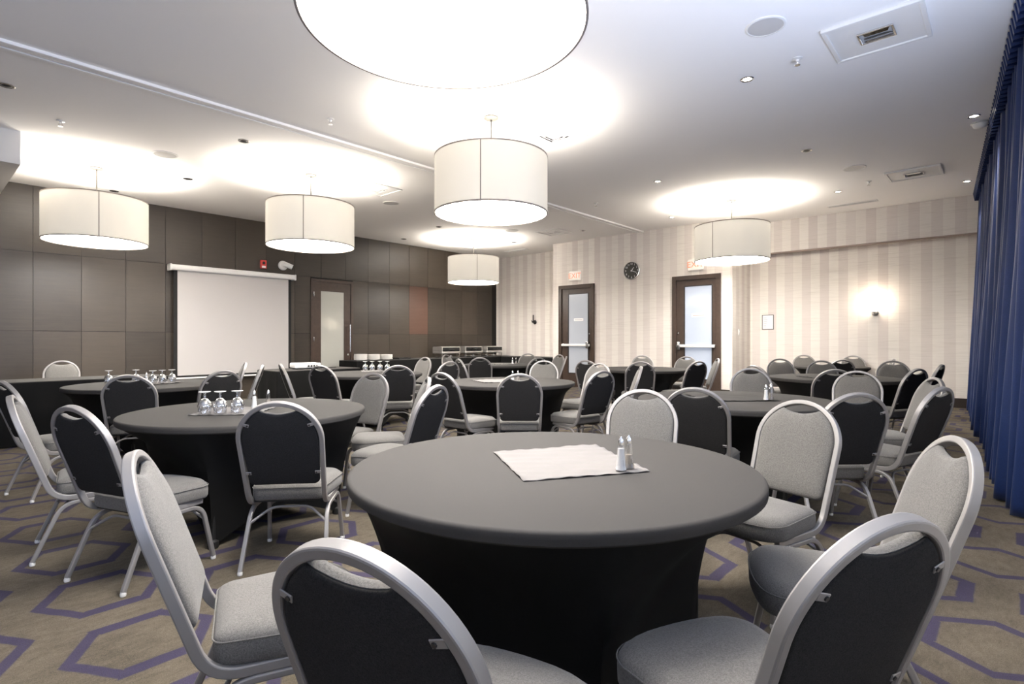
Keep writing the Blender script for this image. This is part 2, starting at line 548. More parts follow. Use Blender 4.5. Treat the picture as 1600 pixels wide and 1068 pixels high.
for a, b_ in WINS:
    wall_strip(bm, prev, a, 0.75, 3.1); prev = b_
wall_strip(bm, prev, XR + 0.1, 0.75, 3.1)
struct(obj('wall_front', bm, 'white_wall', smooth=False))
for i, (a, b_) in enumerate(WINS):
    bm = B()
    wall_strip(bm, a, a + 0.06, 0.75, 3.1, 0.08, -0.36); wall_strip(bm, b_ - 0.06, b_, 0.75, 3.1, 0.08, -0.36)
    wall_strip(bm, a, b_, 0.75, 0.81, 0.08, -0.36); wall_strip(bm, a, b_, 3.04, 3.1, 0.08, -0.36)
    wall_strip(bm, (a + b_) / 2 - 0.03, (a + b_) / 2 + 0.03, 0.75, 3.1, 0.08, -0.36)
    w = struct(obj('window_%d' % (i + 1), bm, 'dark_metal', smooth=False))
    bm = B(); wall_strip(bm, a + 0.05, b_ - 0.05, 0.8, 3.05, 0.008, -0.39)
    obj('pane', bm, 'clear_glass', w, smooth=False)

# baseboards
bm = B(); box(bm, XR - 0.02, XR, curtain_y(XR) - 0.1, YS, 0, 0.17, 0.004); struct(obj('baseboard_right', bm, 'baseboard_wood', smooth=False))
bm = B()
box(bm, XD - 0.02, XD, YS - 0.02, 4.43, 0, 0.17, 0.004); box(bm, XD - 0.02, XD, 5.51, 7.57, 0, 0.17, 0.004); box(bm, XD - 0.02, XD, 8.66, YA, 0, 0.17, 0.004)
box(bm, XD, XR - 0.02, YS - 0.02, YS, 0, 0.17, 0.004)
struct(obj('baseboard_far', bm, 'baseboard_wood', smooth=False))
bm = B(); box(bm, XA - 0.02, XA, YA, YW, 0, 0.17, 0.004); struct(obj('baseboard_alcove', bm, 'baseboard_wood', smooth=False))

# ------------------------------------------------------------------ doors
def frame_bm(u0, u1, zt, wid, dep, axis, base, sign):
    """door casing on plane axis=base, protruding by dep towards sign"""
    bm = B()
    def bx(ua, ub, za, zb, d0=0.0, d1=dep):
        lo, hi = sorted((base + sign * d0, base + sign * d1))
        if axis == 'x': box(bm, lo, hi, ua, ub, za, zb, 0.004)
        else: box(bm, ua, ub, lo, hi, za, zb, 0.004)
    bx(u0, u0 + wid, 0, zt); bx(u1 - wid, u1, 0, zt); bx(u0 + wid, u1 - wid, zt - wid, zt)
    return bm

def leaf_bm(u0, u1, zt, g0, g1, gz0, gz1, axis, base, d0, d1, sign):
    bm = B()
    def bx(ua, ub, za, zb):
        lo, hi = sorted((base + sign * d0, base + sign * d1))
        if axis == 'x': box(bm, lo, hi, ua, ub, za, zb, 0.002)
        else: box(bm, ua, ub, lo, hi, za, zb, 0.002)
    bx(u0, g0, 0.01, zt); bx(g1, u1, 0.01, zt); bx(g0, g1, 0.01, gz0); bx(g0, g1, gz1, zt)
    return bm

# wooden door in the dark wall
d = struct(obj('door_1', leaf_bm(6.335, 7.285, 2.54, 6.52, 7.115, 0.50, 2.335, 'y', YW, -0.004, 0.012, -1), 'door_wood', smooth=False))
obj('door_frame', frame_bm(6.27, 7.36, 2.61, 0.065, 0.03, 'y', YW + 0.005, -1), 'door_wood', d, smooth=False)
bm = B(); box(bm, 6.52, 7.115, YW - 0.003, YW + 0.004, 0.50, 2.335); obj('glass_panel', bm, 'frosted_glass', d, smooth=False)['label'] = 'frosted glass pane'
bm = B()
sweep(bm, [(7.245, YW - 0.075, 0.92), (7.245, YW - 0.075, 1.57)], circ(0.014, 12), normal=(0, 1, 0))
for z in (1.06, 1.42): sweep(bm, [(7.245, YW - 0.012, z), (7.245, YW - 0.075, z)], circ(0.008, 8))
obj('pull_handle', bm, 'steel', d)
bm = B(); sweep(bm, [(7.215, YW - 0.010, 0.855), (7.215, YW - 0.028, 0.855)], circ(0.024, 16)); obj('lock', bm, 'steel', d)
for z in (2.25, 1.22):
    bm = B(); box(bm, 6.325, 6.345, YW - 0.04, YW - 0.02, z - 0.055, z + 0.055, 0.004); obj('hinge', bm, 'steel', d)

def exit_door(n, y0, y1, gy0, gy1, gmat, plate, bar_mount_left):
    d = struct(obj('door_%d' % n, leaf_bm(y0 + 0.09, y1 - 0.09, 2.515, gy0, gy1, 0.37, 2.365, 'x', XD, 0.002, 0.012, -1), 'door_wood', smooth=False))
    obj('door_frame', frame_bm(y0, y1, 2.605, 0.095, 0.045, 'x', XD, -1), 'door_wood', d, smooth=False)
    bm = B(); box(bm, XD - 0.008, XD - 0.001, gy0, gy1, 0.37, 2.365)
    obj('glass_panel', bm, gmat, d, smooth=False)['label'] = 'pale frosted glass pane lit from beyond'
    bm = B()
    for (ya, yb, za, zb) in ((gy0 - 0.022, gy0, 0.35, 2.385), (gy1, gy1 + 0.022, 0.35, 2.385), (gy0, gy1, 2.365, 2.385), (gy0, gy1, 0.35, 0.37)):
        box(bm, XD - 0.022, XD - 0.010, ya, yb, za, zb, 0.003)
    obj('glazing_bead', bm, 'dark_metal', d, smooth=False)
    bm = B(); box(bm, XD - 0.085, XD - 0.035, y0 + 0.12, y1 - 0.12, 1.045, 1.105, 0.010, 3)
    br = obj('push_bar', bm, 'white_plastic', d)
    bm = B()
    yy = y1 - 0.17 if bar_mount_left else y0 + 0.17
    box(bm, XD - 0.105, XD - 0.012, yy - 0.035, yy + 0.035, 0.99, 1.17, 0.012, 3)
    yy = y0 + 0.14 if bar_mount_left else y1 - 0.14
    box(bm, XD - 0.04, XD - 0.012, yy - 0.025, yy + 0.025, 1.04, 1.11, 0.006)
    obj('latch_case', bm, 'steel', br)
    bm = B(); box(bm, XD - 0.014, XD - 0.008, plate[0], plate[1], plate[2], plate[3], 0.001)
    pl = obj('door_sign', bm, 'white_plastic', d, smooth=False)
    bm = B(); zc = (plate[2] + plate[3]) / 2
    box(bm, XD - 0.0155, XD - 0.0138, plate[0] + 0.03, plate[1] - 0.03, zc - 0.008, zc + 0.008)
    obj('lettering_line', bm, 'sign_red' if n == 3 else 'print_grey', pl, smooth=False)
    bm = B()
    yy = y1 - 0.14 if bar_mount_left else y0 + 0.14
    sweep(bm, [(XD - 0.010, yy, 1.36), (XD - 0.030, yy, 1.36)], circ(0.020, 14)); obj('lock', bm, 'steel', d)
    return d
exit_door(2, 7.57, 8.66, 7.76, 8.35, 'lit_glass', (7.90, 8.19, 1.685, 1.75), False)
exit_door(3, 4.43, 5.51, 4.63, 5.22, 'lit_glass_blue', (4.76, 5.07, 1.70, 1.775), True)

# ================================================================== WALL THINGS
for (y0, y1, lab) in ((7.97, 8.31, 'red lettered exit sign on the striped wall above the left glass door'),
                      (4.80, 5.14, 'red lettered exit sign above the right glass door, partly covered by a lamp shade')):
    t = thing('exit_sign', lab, 'sign', (XD, (y0 + y1) / 2, 2.83), 0, 'exit signs over the glass doors')
    h = (y1 - y0) / 2
    bm = B(); box(bm, -0.05, 0, -h, h, -0.115, 0.115, 0.008, 3); obj('housing', bm, 'exit_face', t)
    bm = B(); text_bm(bm, 'EXIT', 0.185, (-0.052, 0, 0), (0, -1, 0), (0, 0, 1), 0.002); obj('lettering', bm, 'exit_red', t, smooth=False)

t = thing('wall_clock', 'round black wall clock with white numerals between the two exit doors', 'clock', (XD, 6.53, 2.83))
def disc_x(bm, prof, seg=48, mi=0):
    """lathe about the -x axis"""
    b2 = B(); lathe(b2, prof, seg)
    for v in b2.verts: v.co = Vector((-v.co.z, v.co.x, v.co.y))
    vm = {v: bm.verts.new(v.co) for v in b2.verts}
    for f in b2.faces: bm.faces.new([vm[v] for v in f.verts]).material_index = mi
    b2.free()
bm = B(); disc_x(bm, [(0, 0.0), (0.205, 0.0), (0.213, 0.01), (0.213, 0.032), (0.205, 0.038), (0.197, 0.036), (0.195, 0.022)]); obj('rim', bm, 'steel', t)
bm = B(); disc_x(bm, [(0.197, 0.018), (0.197, 0.022), (0, 0.022)]); fc = obj('face', bm, 'clock_face', t)
for k in range(1, 13):
    a = math.radians(90 - 30 * k)
    bm = B(); text_bm(bm, str(k), 0.062, (-0.0235, -0.158 * math.cos(a), 0.158 * math.sin(a)), (0, -1, 0), (0, 0, 1), 0.0008)
    obj('numeral', bm, 'white_paper', fc, smooth=False)
for nm, hrs, ln, wd_ in (('hour_hand', 1.3, 0.095, 0.006), ('minute_hand', 3.7, 0.135, 0.004)):
    a = math.radians(90 - 30 * hrs)
    dv = Vector((0, -math.cos(a), math.sin(a)))
    bm = B(); sweep(bm, [Vector((-0.027, 0, 0)) - dv * 0.025, Vector((-0.027, 0, 0)) + dv * ln], rrect(wd_ * 2, 0.002, 0.0008, 1), normal=(1, 0, 0)); obj(nm, bm, 'white_paper', t, smooth=False)

# framed notice
t = thing('framed_notice', 'small black framed white notice on the striped wall left of the lit sconce', 'notice', (XR, 3.83, 1.59))
bm = B()
for ya, yb, za, zb in ((-0.12, -0.108, -0.16, 0.16), (0.108, 0.12, -0.16, 0.16), (-0.108, 0.108, 0.148, 0.16), (-0.108, 0.108, -0.16, -0.148)): box(bm, -0.015, 0, ya, yb, za, zb, 0.002)
obj('frame', bm, 'dark_metal', t, smooth=False)
bm = B(); box(bm, -0.008, 0, -0.108, 0.108, -0.148, 0.148); sh = obj('sheet', bm, 'white_paper', t, smooth=False)
bm = B()
for k, (wl, z) in enumerate(((0.06, 0.09), (0.075, 0.05), (0.07, 0.01), (0.06, -0.03), (0.05, -0.07), (0.055, -0.10))): box(bm, -0.0092, -0.0078, 0.085 - wl, 0.085, z - 0.004, z + 0.004)
obj('printed_lines', bm, 'print_grey', sh, smooth=False)

# light switch on the return wall
t = thing('light_switch', 'white light switch plate on the narrow shaded return wall right of the right exit door', 'switch', (11.89, YS, 1.37))
bm = B(); box(bm, -0.04, 0.04, -0.008, 0, -0.065, 0.065, 0.004); obj('plate', bm, 'white_plastic', t)
bm = B(); box(bm, -0.012, 0.012, -0.014, -0.007, -0.03, 0.03, 0.003); obj('rocker', bm, 'white_paper', t)

# wall sconces
def sconce(name, label, loc, lit):
    t = thing(name, label, 'wall lamp', loc, 0)
    bm = B(); disc_x(bm, [(0, 0), (0.06, 0), (0.062, 0.012), (0.05, 0.024), (0.02, 0.03), (0, 0.03)], 28); obj('wall_plate', bm, 'brushed_steel' if lit else 'dark_metal', t)
    bm = B(); sweep(bm, fillet([(-0.02, 0, -0.005), (-0.075, 0, -0.02), (-0.085, 0, 0.03)], 0.04), circ(0.010, 10)); lathe(bm, [(0, 0.0), (0.035, 0.0), (0.045, 0.02), (0.03, 0.035), (0.02, 0.05), (0, 0.05)], 20, -0.085, 0, 0.0); obj('arm', bm, 'brushed_steel' if lit else 'dark_metal', t)
    if lit:
        bm = B(); lathe(bm, [(0, 0.045), (0.028, 0.045), (0.05, 0.075), (0.06, 0.115), (0.05, 0.155), (0.028, 0.175), (0, 0.18)], 24, -0.085, 0, 0); obj('globe', bm, 'sconce_glow', t)
    else:
        bm = B(); lathe(bm, [(0, 0.045), (0.018, 0.045), (0.016, 0.20), (0.010, 0.215), (0, 0.22)], 16, -0.085, 0, 0); obj('candle_tube', bm, 'dark_metal', t)
        for s in (-1, 1):
            bm = B(); sweep(bm, fillet([(-0.03, 0, -0.01), (-0.06, s * 0.05, -0.02), (-0.07, s * 0.075, 0.03), (-0.07, s * 0.08, 0.06)], 0.03), circ(0.008, 8)); obj('scroll_arm', bm, 'dark_metal', t)
    return t
sconce('wall_sconce', 'glowing wall sconce with a polished base on the striped right wall', (XR, 1.87, 1.73), True)
light('sconce_bulb', 'POINT', (XR - 0.13, 1.87, 1.95), (0, 0, 0), 4.5, (1.0, 0.82, 0.62)).data.shadow_soft_size = 0.05
sconce('candle_sconce', 'small dark unlit wall sconce on the striped alcove wall left of the left exit door', (XA, 10.22, 1.72), False)

# fire alarm and horn
t = thing('fire_alarm', 'small red fire alarm box on the dark panelled wall above the projection screen', 'fire alarm', (5.19, YW, 2.81))
bm = B(); box(bm, -0.065, 0.065, -0.045, 0, -0.09, 0.09, 0.008); obj('housing', bm, 'red_box', t)
bm = B(); box(bm, -0.04, 0.04, -0.052, -0.044, -0.075, -0.03, 0.004); obj('strobe', bm, 'white_plastic', t)
bm = B(); lathe(bm, [(0, 0), (0.03, 0), (0.03, 0.008), (0, 0.008)], 20)
for v in bm.verts: v.co = Vector((v.co.x, -0.045 - v.co.z, v.co.y + 0.03))
obj('horn_grille', bm, 'dark_metal', t)
t = thing('security_camera', 'small white round wall camera beside the red fire alarm', 'camera', (5.62, YW, 2.83))
bm = B(); lathe(bm, [(0, 0), (0.10, 0), (0.105, 0.015), (0.09, 0.04), (0, 0.045)], 28)
for v in bm.verts: v.co = Vector((v.co.x, -v.co.z, v.co.y))
obj('base', bm, 'white_plastic', t)
bm = B(); sweep(bm, [(-0.02, -0.10, 0.03), (0.14, -0.17, -0.04)], circ(0.055, 20), normal=(0, 0, 1)); obj('camera_head', bm, 'white_plastic', t)
bm = B(); sweep(bm, [(0.135, -0.168, -0.038), (0.15, -0.1745, -0.0445)], circ(0.035, 16), normal=(0, 0, 1)); obj('lens', bm, 'black', t)

# projection screen
SY = YW - 0.12
t = thing('projection_screen', 'large white pull-down projection screen with black borders on the dark panelled wall', 'projection screen', (0, 0, 0))
bm = B(); sweep(bm, [(3.41, SY - 0.01, 2.575), (5.83, SY - 0.01, 2.575)], rrect(0.10, 0.11, 0.03, 4), normal=(0, 0, 1))
cs = obj('case', bm, 'white_plastic', t)
for x in (3.40, 5.82):
    bm = B(); box(bm, x - 0.012, x + 0.022, SY - 0.07, YW - 0.004, 2.51, 2.635, 0.008); obj('end_cap', bm, 'white_plastic', cs)
bm = B(); box(bm, 3.53, 5.69, SY - 0.004, SY, 0.53, 2.55); obj('white_surface', bm, 'screen_cloth', t, smooth=False)
bm = B(); box(bm, 3.465, 3.53, SY - 0.004, SY, 0.49, 2.55); box(bm, 5.69, 5.755, SY - 0.004, SY, 0.49, 2.55); box(bm, 3.53, 5.69, SY - 0.004, SY, 0.49, 0.53)
obj('black_border', bm, 'screen_border', t, smooth=False)
bm = B(); sweep(bm, [(3.44, SY - 0.003, 0.475), (5.78, SY - 0.003, 0.475)], circ(0.018, 12), normal=(0, 0, 1)); obj('bottom_bar', bm, 'white_plastic', t)

# ================================================================== CEILING THINGS
def drum_pendant(x, y, label, seams, tilt=(0, 0)):
    t = thing('drum_pendant', label, 'pendant lamp', (x, y, CZ), 0, 'drum pendant lamps')
    t.rotation_euler = (tilt[0], tilt[1], 0)
    R, zb, zt = 0.635, 2.63 - CZ, 3.25 - CZ
    bm = B(); lathe(bm, [(0, 0), (0.085, 0), (0.085, -0.018), (0.07, -0.028), (0.012, -0.032), (0, -0.032)], 32); obj('canopy', bm, 'nickel', t)
    bm = B(); sweep(bm, [(0, 0, -0.03), (0, 0, zt - 0.02)], circ(0.010, 10), normal=(1, 0, 0)); obj('rod', bm, 'nickel', t)
    bm = B(); lathe(bm, [(R, zb), (R, zt), (R - 0.006, zt), (R - 0.006, zb), (R, zb)], 96); sh = obj('lamp_shade', bm, 'shade_cloth', t)
    for z in (zb, zt):
        bm = B(); lathe(bm, [(R + 0.002, z - 0.008), (R + 0.002, z + 0.008), (R - 0.009, z + 0.008), (R - 0.009, z - 0.008), (R + 0.002, z - 0.008)], 96); obj('trim_ring', bm, 'shade_trim', sh)
    for a in seams:
        bm = B(); c, s = math.cos(a), math.sin(a)
        sweep(bm, [((R + 0.0005) * c, (R + 0.0005) * s, zb), ((R + 0.0005) * c, (R + 0.0005) * s, zt)], rrect(0.004, 0.011, 0.001, 1), normal=(-s, c, 0)); obj('seam', bm, 'shade_trim', sh, smooth=False)
    bm = B(); lathe(bm, [(0, zb + 0.012), (R - 0.012, zb + 0.012), (R - 0.012, zb + 0.022), (0, zb + 0.022)], 96); obj('diffuser', bm, 'lamp_diffuser', t, smooth=False)
    bm = B()
    for k in range(3):
        a = k * 2 * PI / 3 + 0.4
        sweep(bm, [(0, 0, zt - 0.015), ((R - 0.006) * math.cos(a), (R - 0.006) * math.sin(a), zt - 0.015)], circ(0.006, 8))
    obj('spider', bm, 'steel', t)
    light('pendant_bulb', 'POINT', (x, y, zt + CZ - 0.15), (0, 0, 0), UP, (1.0, 0.945, 0.88)).data.shadow_soft_size = 0.32
    return t
UP = 46.0
def seam_at(x, y, off):
    base = math.atan2(-y, -x)
    return [base + off + k * 2 * PI / 3 for k in range(3)]
drum_pendant(1.64, 1.87, 'huge glowing drum pendant lamp overhead, cut off by the top edge of the photo', seam_at(1.64, 1.87, 2.6))
drum_pendant(4.47, 4.32, 'large drum pendant lamp at the centre of the photo, fully in view', seam_at(4.47, 4.32, -0.17))
drum_pendant(10.03, 3.67, 'drum pendant lamp at right in front of the striped wall and the right exit sign', seam_at(10.03, 3.67, -0.50))
drum_pendant(4.20, 7.87, 'drum pendant lamp hanging in front of the dark wall, above the projection screen', seam_at(4.20, 7.87, -0.16))
drum_pendant(1.94, 9.88, 'leftmost drum pendant lamp, in front of the dark panelled wall', seam_at(1.94, 9.88, 0.04))
drum_pendant(9.57, 9.86, 'smallest and farthest drum pendant lamp, by the alcove corner of the dark wall', seam_at(9.57, 9.86, 0.14))

def speaker(x, y, label):
    t = thing('ceiling_speaker', label, 'ceiling speaker', (x, y, CZ), 0, 'round ceiling speakers')
    bm = B(); lathe(bm, [(0.135, 0), (0.15, 0), (0.15, -0.006), (0.145, -0.010), (0.132, -0.010), (0.132, -0.004)], 48); obj('rim', bm, 'white_plastic', t)
    bm = B(); lathe(bm, [(0.132, 0), (0.132, -0.006), (0.06, -0.009), (0, -0.010)], 48); obj('grille', bm, 'grey_plastic', t)
for x, y, l in ((4.64, 1.43, 'large round ceiling speaker grille at top right near the rectangular ceiling light panel'),
                (4.46, 3.97, 'faint round ceiling speaker grille right beside the centre lamp canopy'),
                (2.42, 8.47, 'round grey ceiling speaker grille between the two left drum lamps'),
                (6.05, 8.40, 'round ceiling speaker grille right of the lamp before the projection screen'),
                (9.43, 8.45, 'small round ceiling speaker grille just below the centre drum shade'),
                (9.30, 4.15, 'faint round ceiling speaker grille left of the right lamp canopy'),
                (9.33, 1.64, 'grey oval-looking ceiling speaker grille at right, left of the far rectangular panel')):
    speaker(x, y, l)

def air_diffuser(x, y, sx, sy, label, box_like):
    t = thing('air_diffuser', label, 'air vent', (x, y, CZ), 0, 'ceiling air diffusers')
    bm = B()
    if box_like:
        for i, (a, b_, c, d_) in enumerate(((-sx, -sx + 0.03, -sy, sy), (sx - 0.03, sx, -sy, sy), (-sx + 0.03, sx - 0.03, -sy, -sy + 0.03), (-sx + 0.03, sx - 0.03, sy - 0.03, sy))):
            box(bm, a, b_, c, d_, -0.02, 0, 0.005)
        obj('frame', bm, 'white_plastic', t, smooth=False)
        bm = B(); h = 0.14
        for a, b_, c, d_ in ((-sx + 0.03, -h, -sy + 0.03, sy - 0.03), (h, sx - 0.03, -sy + 0.03, sy - 0.03), (-h, h, -sy + 0.03, -h), (-h, h, h, sy - 0.03)):
            box(bm, a, b_, c, d_, -0.008, 0)
        obj('panel', bm, 'white_plastic', t, smooth=False)
    else:
        h = 0.17
        for a, b_, c, d_ in ((-sx, -h, -sy, sy), (h, sx, -sy, sy), (-h, h, -sy, -h), (-h, h, h, sy)):
            box(bm, a, b_, c, d_, -0.006, 0)
        obj('panel', bm, 'ceiling_paint', t, smooth=False)
    # stepped square cones of the outlet
    bm = B(); box(bm, -h, h, -h, h, -0.003, 0); obj('throat', bm, 'dark_metal', t, smooth=False)
    for k, r in enumerate((h, h * 0.72, h * 0.44)):
        bm = B(); r2 = r - 0.028; z0, z1 = -0.012 - 0.006 * k, -0.026 - 0.004 * k
        o_ = [(-r, -r), (r, -r), (r, r), (-r, r)]
        A = [bm.verts.new((a, b_, z0 + 0.012)) for a, b_ in o_]
        Bv = [bm.verts.new((a * r2 / r, b_ * r2 / r, z1)) for a, b_ in o_]
        Cv = [bm.verts.new((a * (r2 - 0.004) / r, b_ * (r2 - 0.004) / r, z1 + 0.004)) for a, b_ in o_]
        for i in range(4):
            j = (i + 1) % 4
            bm.faces.new((A[i], A[j], Bv[j], Bv[i])); bm.faces.new((Bv[i], Bv[j], Cv[j], Cv[i])); bm.faces.new((Cv[i], Cv[j], A[j], A[i]))
        obj('cone', bm, 'white_plastic', t, smooth=False)
    bm = B(); r = h * 0.25; box(bm, -r, r, -r, r, -0.034, -0.028, 0.002); obj('cone', bm, 'white_plastic', t, smooth=False)
    return t

def light_panel(x, y, sx, sy, label):
    t = thing('ceiling_fixture', label, 'ceiling fixture', (x, y, CZ), 0, 'rectangular ceiling fixtures')
    bm = B()
    for a, b_, c, d_ in ((-sx, -sx + 0.035, -sy, sy), (sx - 0.035, sx, -sy, sy), (-sx + 0.035, sx - 0.035, -sy, -sy + 0.035), (-sx + 0.035, sx - 0.035, sy - 0.035, sy)):
        box(bm, a, b_, c, d_, -0.028, 0, 0.006)
    obj('frame', bm, 'white_plastic', t, smooth=False)
    bm = B(); hx, hy = 0.10, 0.125
    for a, b_, c, d_ in ((-sx + 0.035, -hx, -sy + 0.035, sy - 0.035), (hx, sx - 0.035, -sy + 0.035, sy - 0.035), (-hx, hx, -sy + 0.035, -hy), (-hx, hx, hy, sy - 0.035)):
        box(bm, a, b_, c, d_, -0.016, 0)
    obj('panel', bm, 'white_plastic', t, smooth=False)
    bm = B()
    for a, b_, c, d_ in ((-hx, -hx + 0.014, -hy, hy), (hx - 0.014, hx, -hy, hy), (-hx + 0.014, hx - 0.014, -hy, -hy + 0.014), (-hx + 0.014, hx - 0.014, hy - 0.014, hy)):
        box(bm, a, b_, c, d_, -0.030, 0, 0.002)
    obj('outlet_rim', bm, 'steel', t, smooth=False)
    bm = B(); box(bm, -hx + 0.014, hx - 0.014, -hy + 0.014, hy - 0.014, -0.004, 0); obj('throat', bm, 'grey_plastic', t, smooth=False)
    bm = B()
    for s in (-1, 1):
        v = [bm.verts.new(p) for p in ((s * 0.075, -0.10, -0.006), (s * 0.075, 0.10, -0.006), (s * 0.02, 0.08, -0.024), (s * 0.02, -0.08, -0.024), (s * 0.07, -0.10, -0.004), (s * 0.07, 0.10, -0.004))]
        bm.faces.new((v[0], v[1], v[2], v[3])); bm.faces.new((v[4], v[5], v[2], v[3])); bm.faces.new((v[0], v[4], v[3])); bm.faces.new((v[1], v[5], v[2])); bm.faces.new((v[0], v[1], v[5], v[4]))
    obj('vane', bm, 'polished_steel', t, smooth=False)
    return t
light_panel(5.33, 0.78, 0.33, 0.34, 'large rectangular white ceiling panel with a chrome outlet at top right of the photo')
light_panel(10.20, 1.02, 0.30, 0.34, 'smaller far rectangular white ceiling panel with a chrome outlet near the blue curtain')
air_diffuser(5.37, 4.12, 0.30, 0.30, 'square air diffuser in the ceiling just right of the centre lamp canopy', False)
air_diffuser(5.33, 7.80, 0.30, 0.30, 'square air diffuser in the ceiling right of the lamp before the projection screen', True)
air_diffuser(10.19, 7.83, 0.30, 0.30, 'far square air diffuser in the ceiling right of the centre drum shade', True)
air_diffuser(10.29, 10.55, 0.30, 0.30, 'square air diffuser in the ceiling right above the farthest drum lamp', True)
air_diffuser(10.23, 4.45, 0.22, 0.22, 'square air diffuser in the ceiling left of the right drum lamp', False)
for x, y, l in ((11.75, 2.10, 'slotted linear air grille in the ceiling along the striped right wall'), (11.6, 10.24, 'slotted linear air grille in the ceiling of the alcove')):
    t = thing('linear_grille', l, 'air vent', (x, y, CZ), 0, 'linear ceiling grilles')
    bm = B()
    for a, b_, c, d_ in ((-0.08, -0.06, -0.40, 0.40), (0.06, 0.08, -0.40, 0.40), (-0.06, 0.06, -0.40, -0.38), (-0.06, 0.06, 0.38, 0.40)): box(bm, a, b_, c, d_, -0.012, 0, 0.003)
    obj('frame', bm, 'white_plastic', t, smooth=False)
    bm = B(); box(bm, -0.06, 0.06, -0.38, 0.38, -0.002, 0); obj('throat', bm, 'dark_metal', t, smooth=False)
    for k in range(3):
        bm = B(); xx = -0.03 + 0.03 * k; box(bm, xx - 0.003, xx + 0.003, -0.38, 0.38, -0.010, -0.002); obj('blade', bm, 'grey_plastic', t, smooth=False)

def downlight(x, y, label):
    t = thing('downlight', label, 'recessed light', (x, y, CZ), 0, 'lit recessed downlights')
    bm = B(); lathe(bm, [(0.042, 0), (0.062, 0), (0.062, -0.005), (0.054, -0.010), (0.042, -0.008)], 32); obj('trim_ring', bm, 'polished_steel', t)
    bm = B(); lathe(bm, [(0.042, -0.001), (0.03, -0.005), (0, -0.007)], 24); obj('lamp', bm, 'downlight_glow', t)
    lo = light('downlight_beam', 'SPOT', (x, y, CZ - 0.02), (0, 0, 0), 48, (1.0, 0.93, 0.84))
    lo.data.spot_size = math.radians(75); lo.data.spot_blend = 0.6; lo.data.shadow_soft_size = 0.04
for x, y, l in ((5.46, 1.85, 'bright recessed downlight nearest the camera, below the big round ceiling speaker'),
                (8.06, 0.26, 'bright recessed downlight beside the top of the blue curtain'),
                (8.04, 4.10, 'recessed downlight in the middle of the ceiling left of the right drum lamp'),
                (10.63, 2.11, 'recessed downlight above the slotted grille of the striped wall'),
                (11.31, 0.45, 'recessed downlight at the far end of the ceiling by the curtain'),
                (10.58, 5.08, 'recessed downlight near the right exit door, far end of the room')):
    downlight(x, y, l)

def small_fixture(x, y, label, kind):
    if kind == 'eye':
        t = thing('eyeball_spot', label, 'recessed light', (x, y, CZ), 0, 'unlit recessed spots')
        bm = B(); lathe(bm, [(0.045, 0), (0.066, 0), (0.066, -0.005), (0.056, -0.010), (0.045, -0.008)], 28); obj('trim_ring', bm, 'steel', t)
        bm = B(); lathe(bm, [(0.045, -0.001), (0.032, -0.010), (0, -0.012)], 20); obj('lamp', bm, 'dark_metal', t)
    else:
        t = thing('sprinkler_head', label, 'sprinkler', (x, y, CZ), 0, 'ceiling sprinkler heads')
        bm = B(); lathe(bm, [(0, 0), (0.04, 0), (0.04, -0.006), (0.015, -0.012), (0.010, -0.03), (0, -0.03)], 24); obj('escutcheon', bm, 'white_plastic', t)
        bm = B(); sweep(bm, fillet([(-0.012, 0, -0.028), (-0.02, 0, -0.045), (0, 0, -0.06), (0.02, 0, -0.045), (0.012, 0, -0.028)], 0.01, 3), circ(0.003, 6), normal=(0, 1, 0)); lathe(bm, [(0, -0.058), (0.024, -0.058), (0.024, -0.062), (0, -0.062)], 16); obj('deflector', bm, 'steel', t)
for x, y, l, k in ((2.92, 7.16, 'unlit recessed spot left of the ceiling track, above the projection screen lamp', 'eye'),
                   (3.02, 9.49, 'unlit recessed spot between the two left drum lamps', 'eye'),
                   (2.44, 11.2, 'unlit recessed spot just above the leftmost drum shade', 'eye'),
                   (1.25, 8.08, 'sprinkler head in the ceiling left of the ceiling track at far left', 'spr'),
                   (5.36, 1.38, 'sprinkler head in the ceiling left of the large rectangular panel', 'spr'),
                   (8.05, 1.96, 'unlit recessed spot at right, in the grey area of the ceiling', 'eye'),
                   (8.03, 9.37, 'unlit recessed spot left below the centre drum shade', 'eye'),
                   (8.41, 11.15, 'unlit recessed spot near the dark wall left of the farthest lamp', 'eye'),
                   (10.58, 9.41, 'unlit recessed spot right of the farthest lamp', 'eye'),
                   (10.52, 7.23, 'unlit recessed spot near the left exit door', 'eye'),
                   (0.72, 7.34, 'unlit recessed spot at the left edge of the photo', 'eye'),
                   (10.27, 1.61, 'sprinkler head in the ceiling left of the far rectangular panel', 'spr'),
                   (3.29, 5.72, 'sprinkler head in the ceiling beside the ceiling track, left of the centre lamp', 'spr'),
                   (8.56, 5.60, 'sprinkler head in the ceiling near the far end of the track', 'spr')):
    small_fixture(x, y, l, k)
t = thing('smoke_detector', 'white dome detector on the ceiling against the top of the blue curtain', 'smoke detector', (8.36, 0.215, CZ))
bm = B(); lathe(bm, [(0, 0), (0.075, 0), (0.075, -0.02), (0.06, -0.05), (0.03, -0.065), (0, -0.068)], 32); obj('dome', bm, 'white_plastic', t)
bm = B(); lathe(bm, [(0.078, 0), (0.085, 0), (0.085, -0.012), (0.076, -0.016)], 32); obj('base_ring', bm, 'grey_plastic', t)

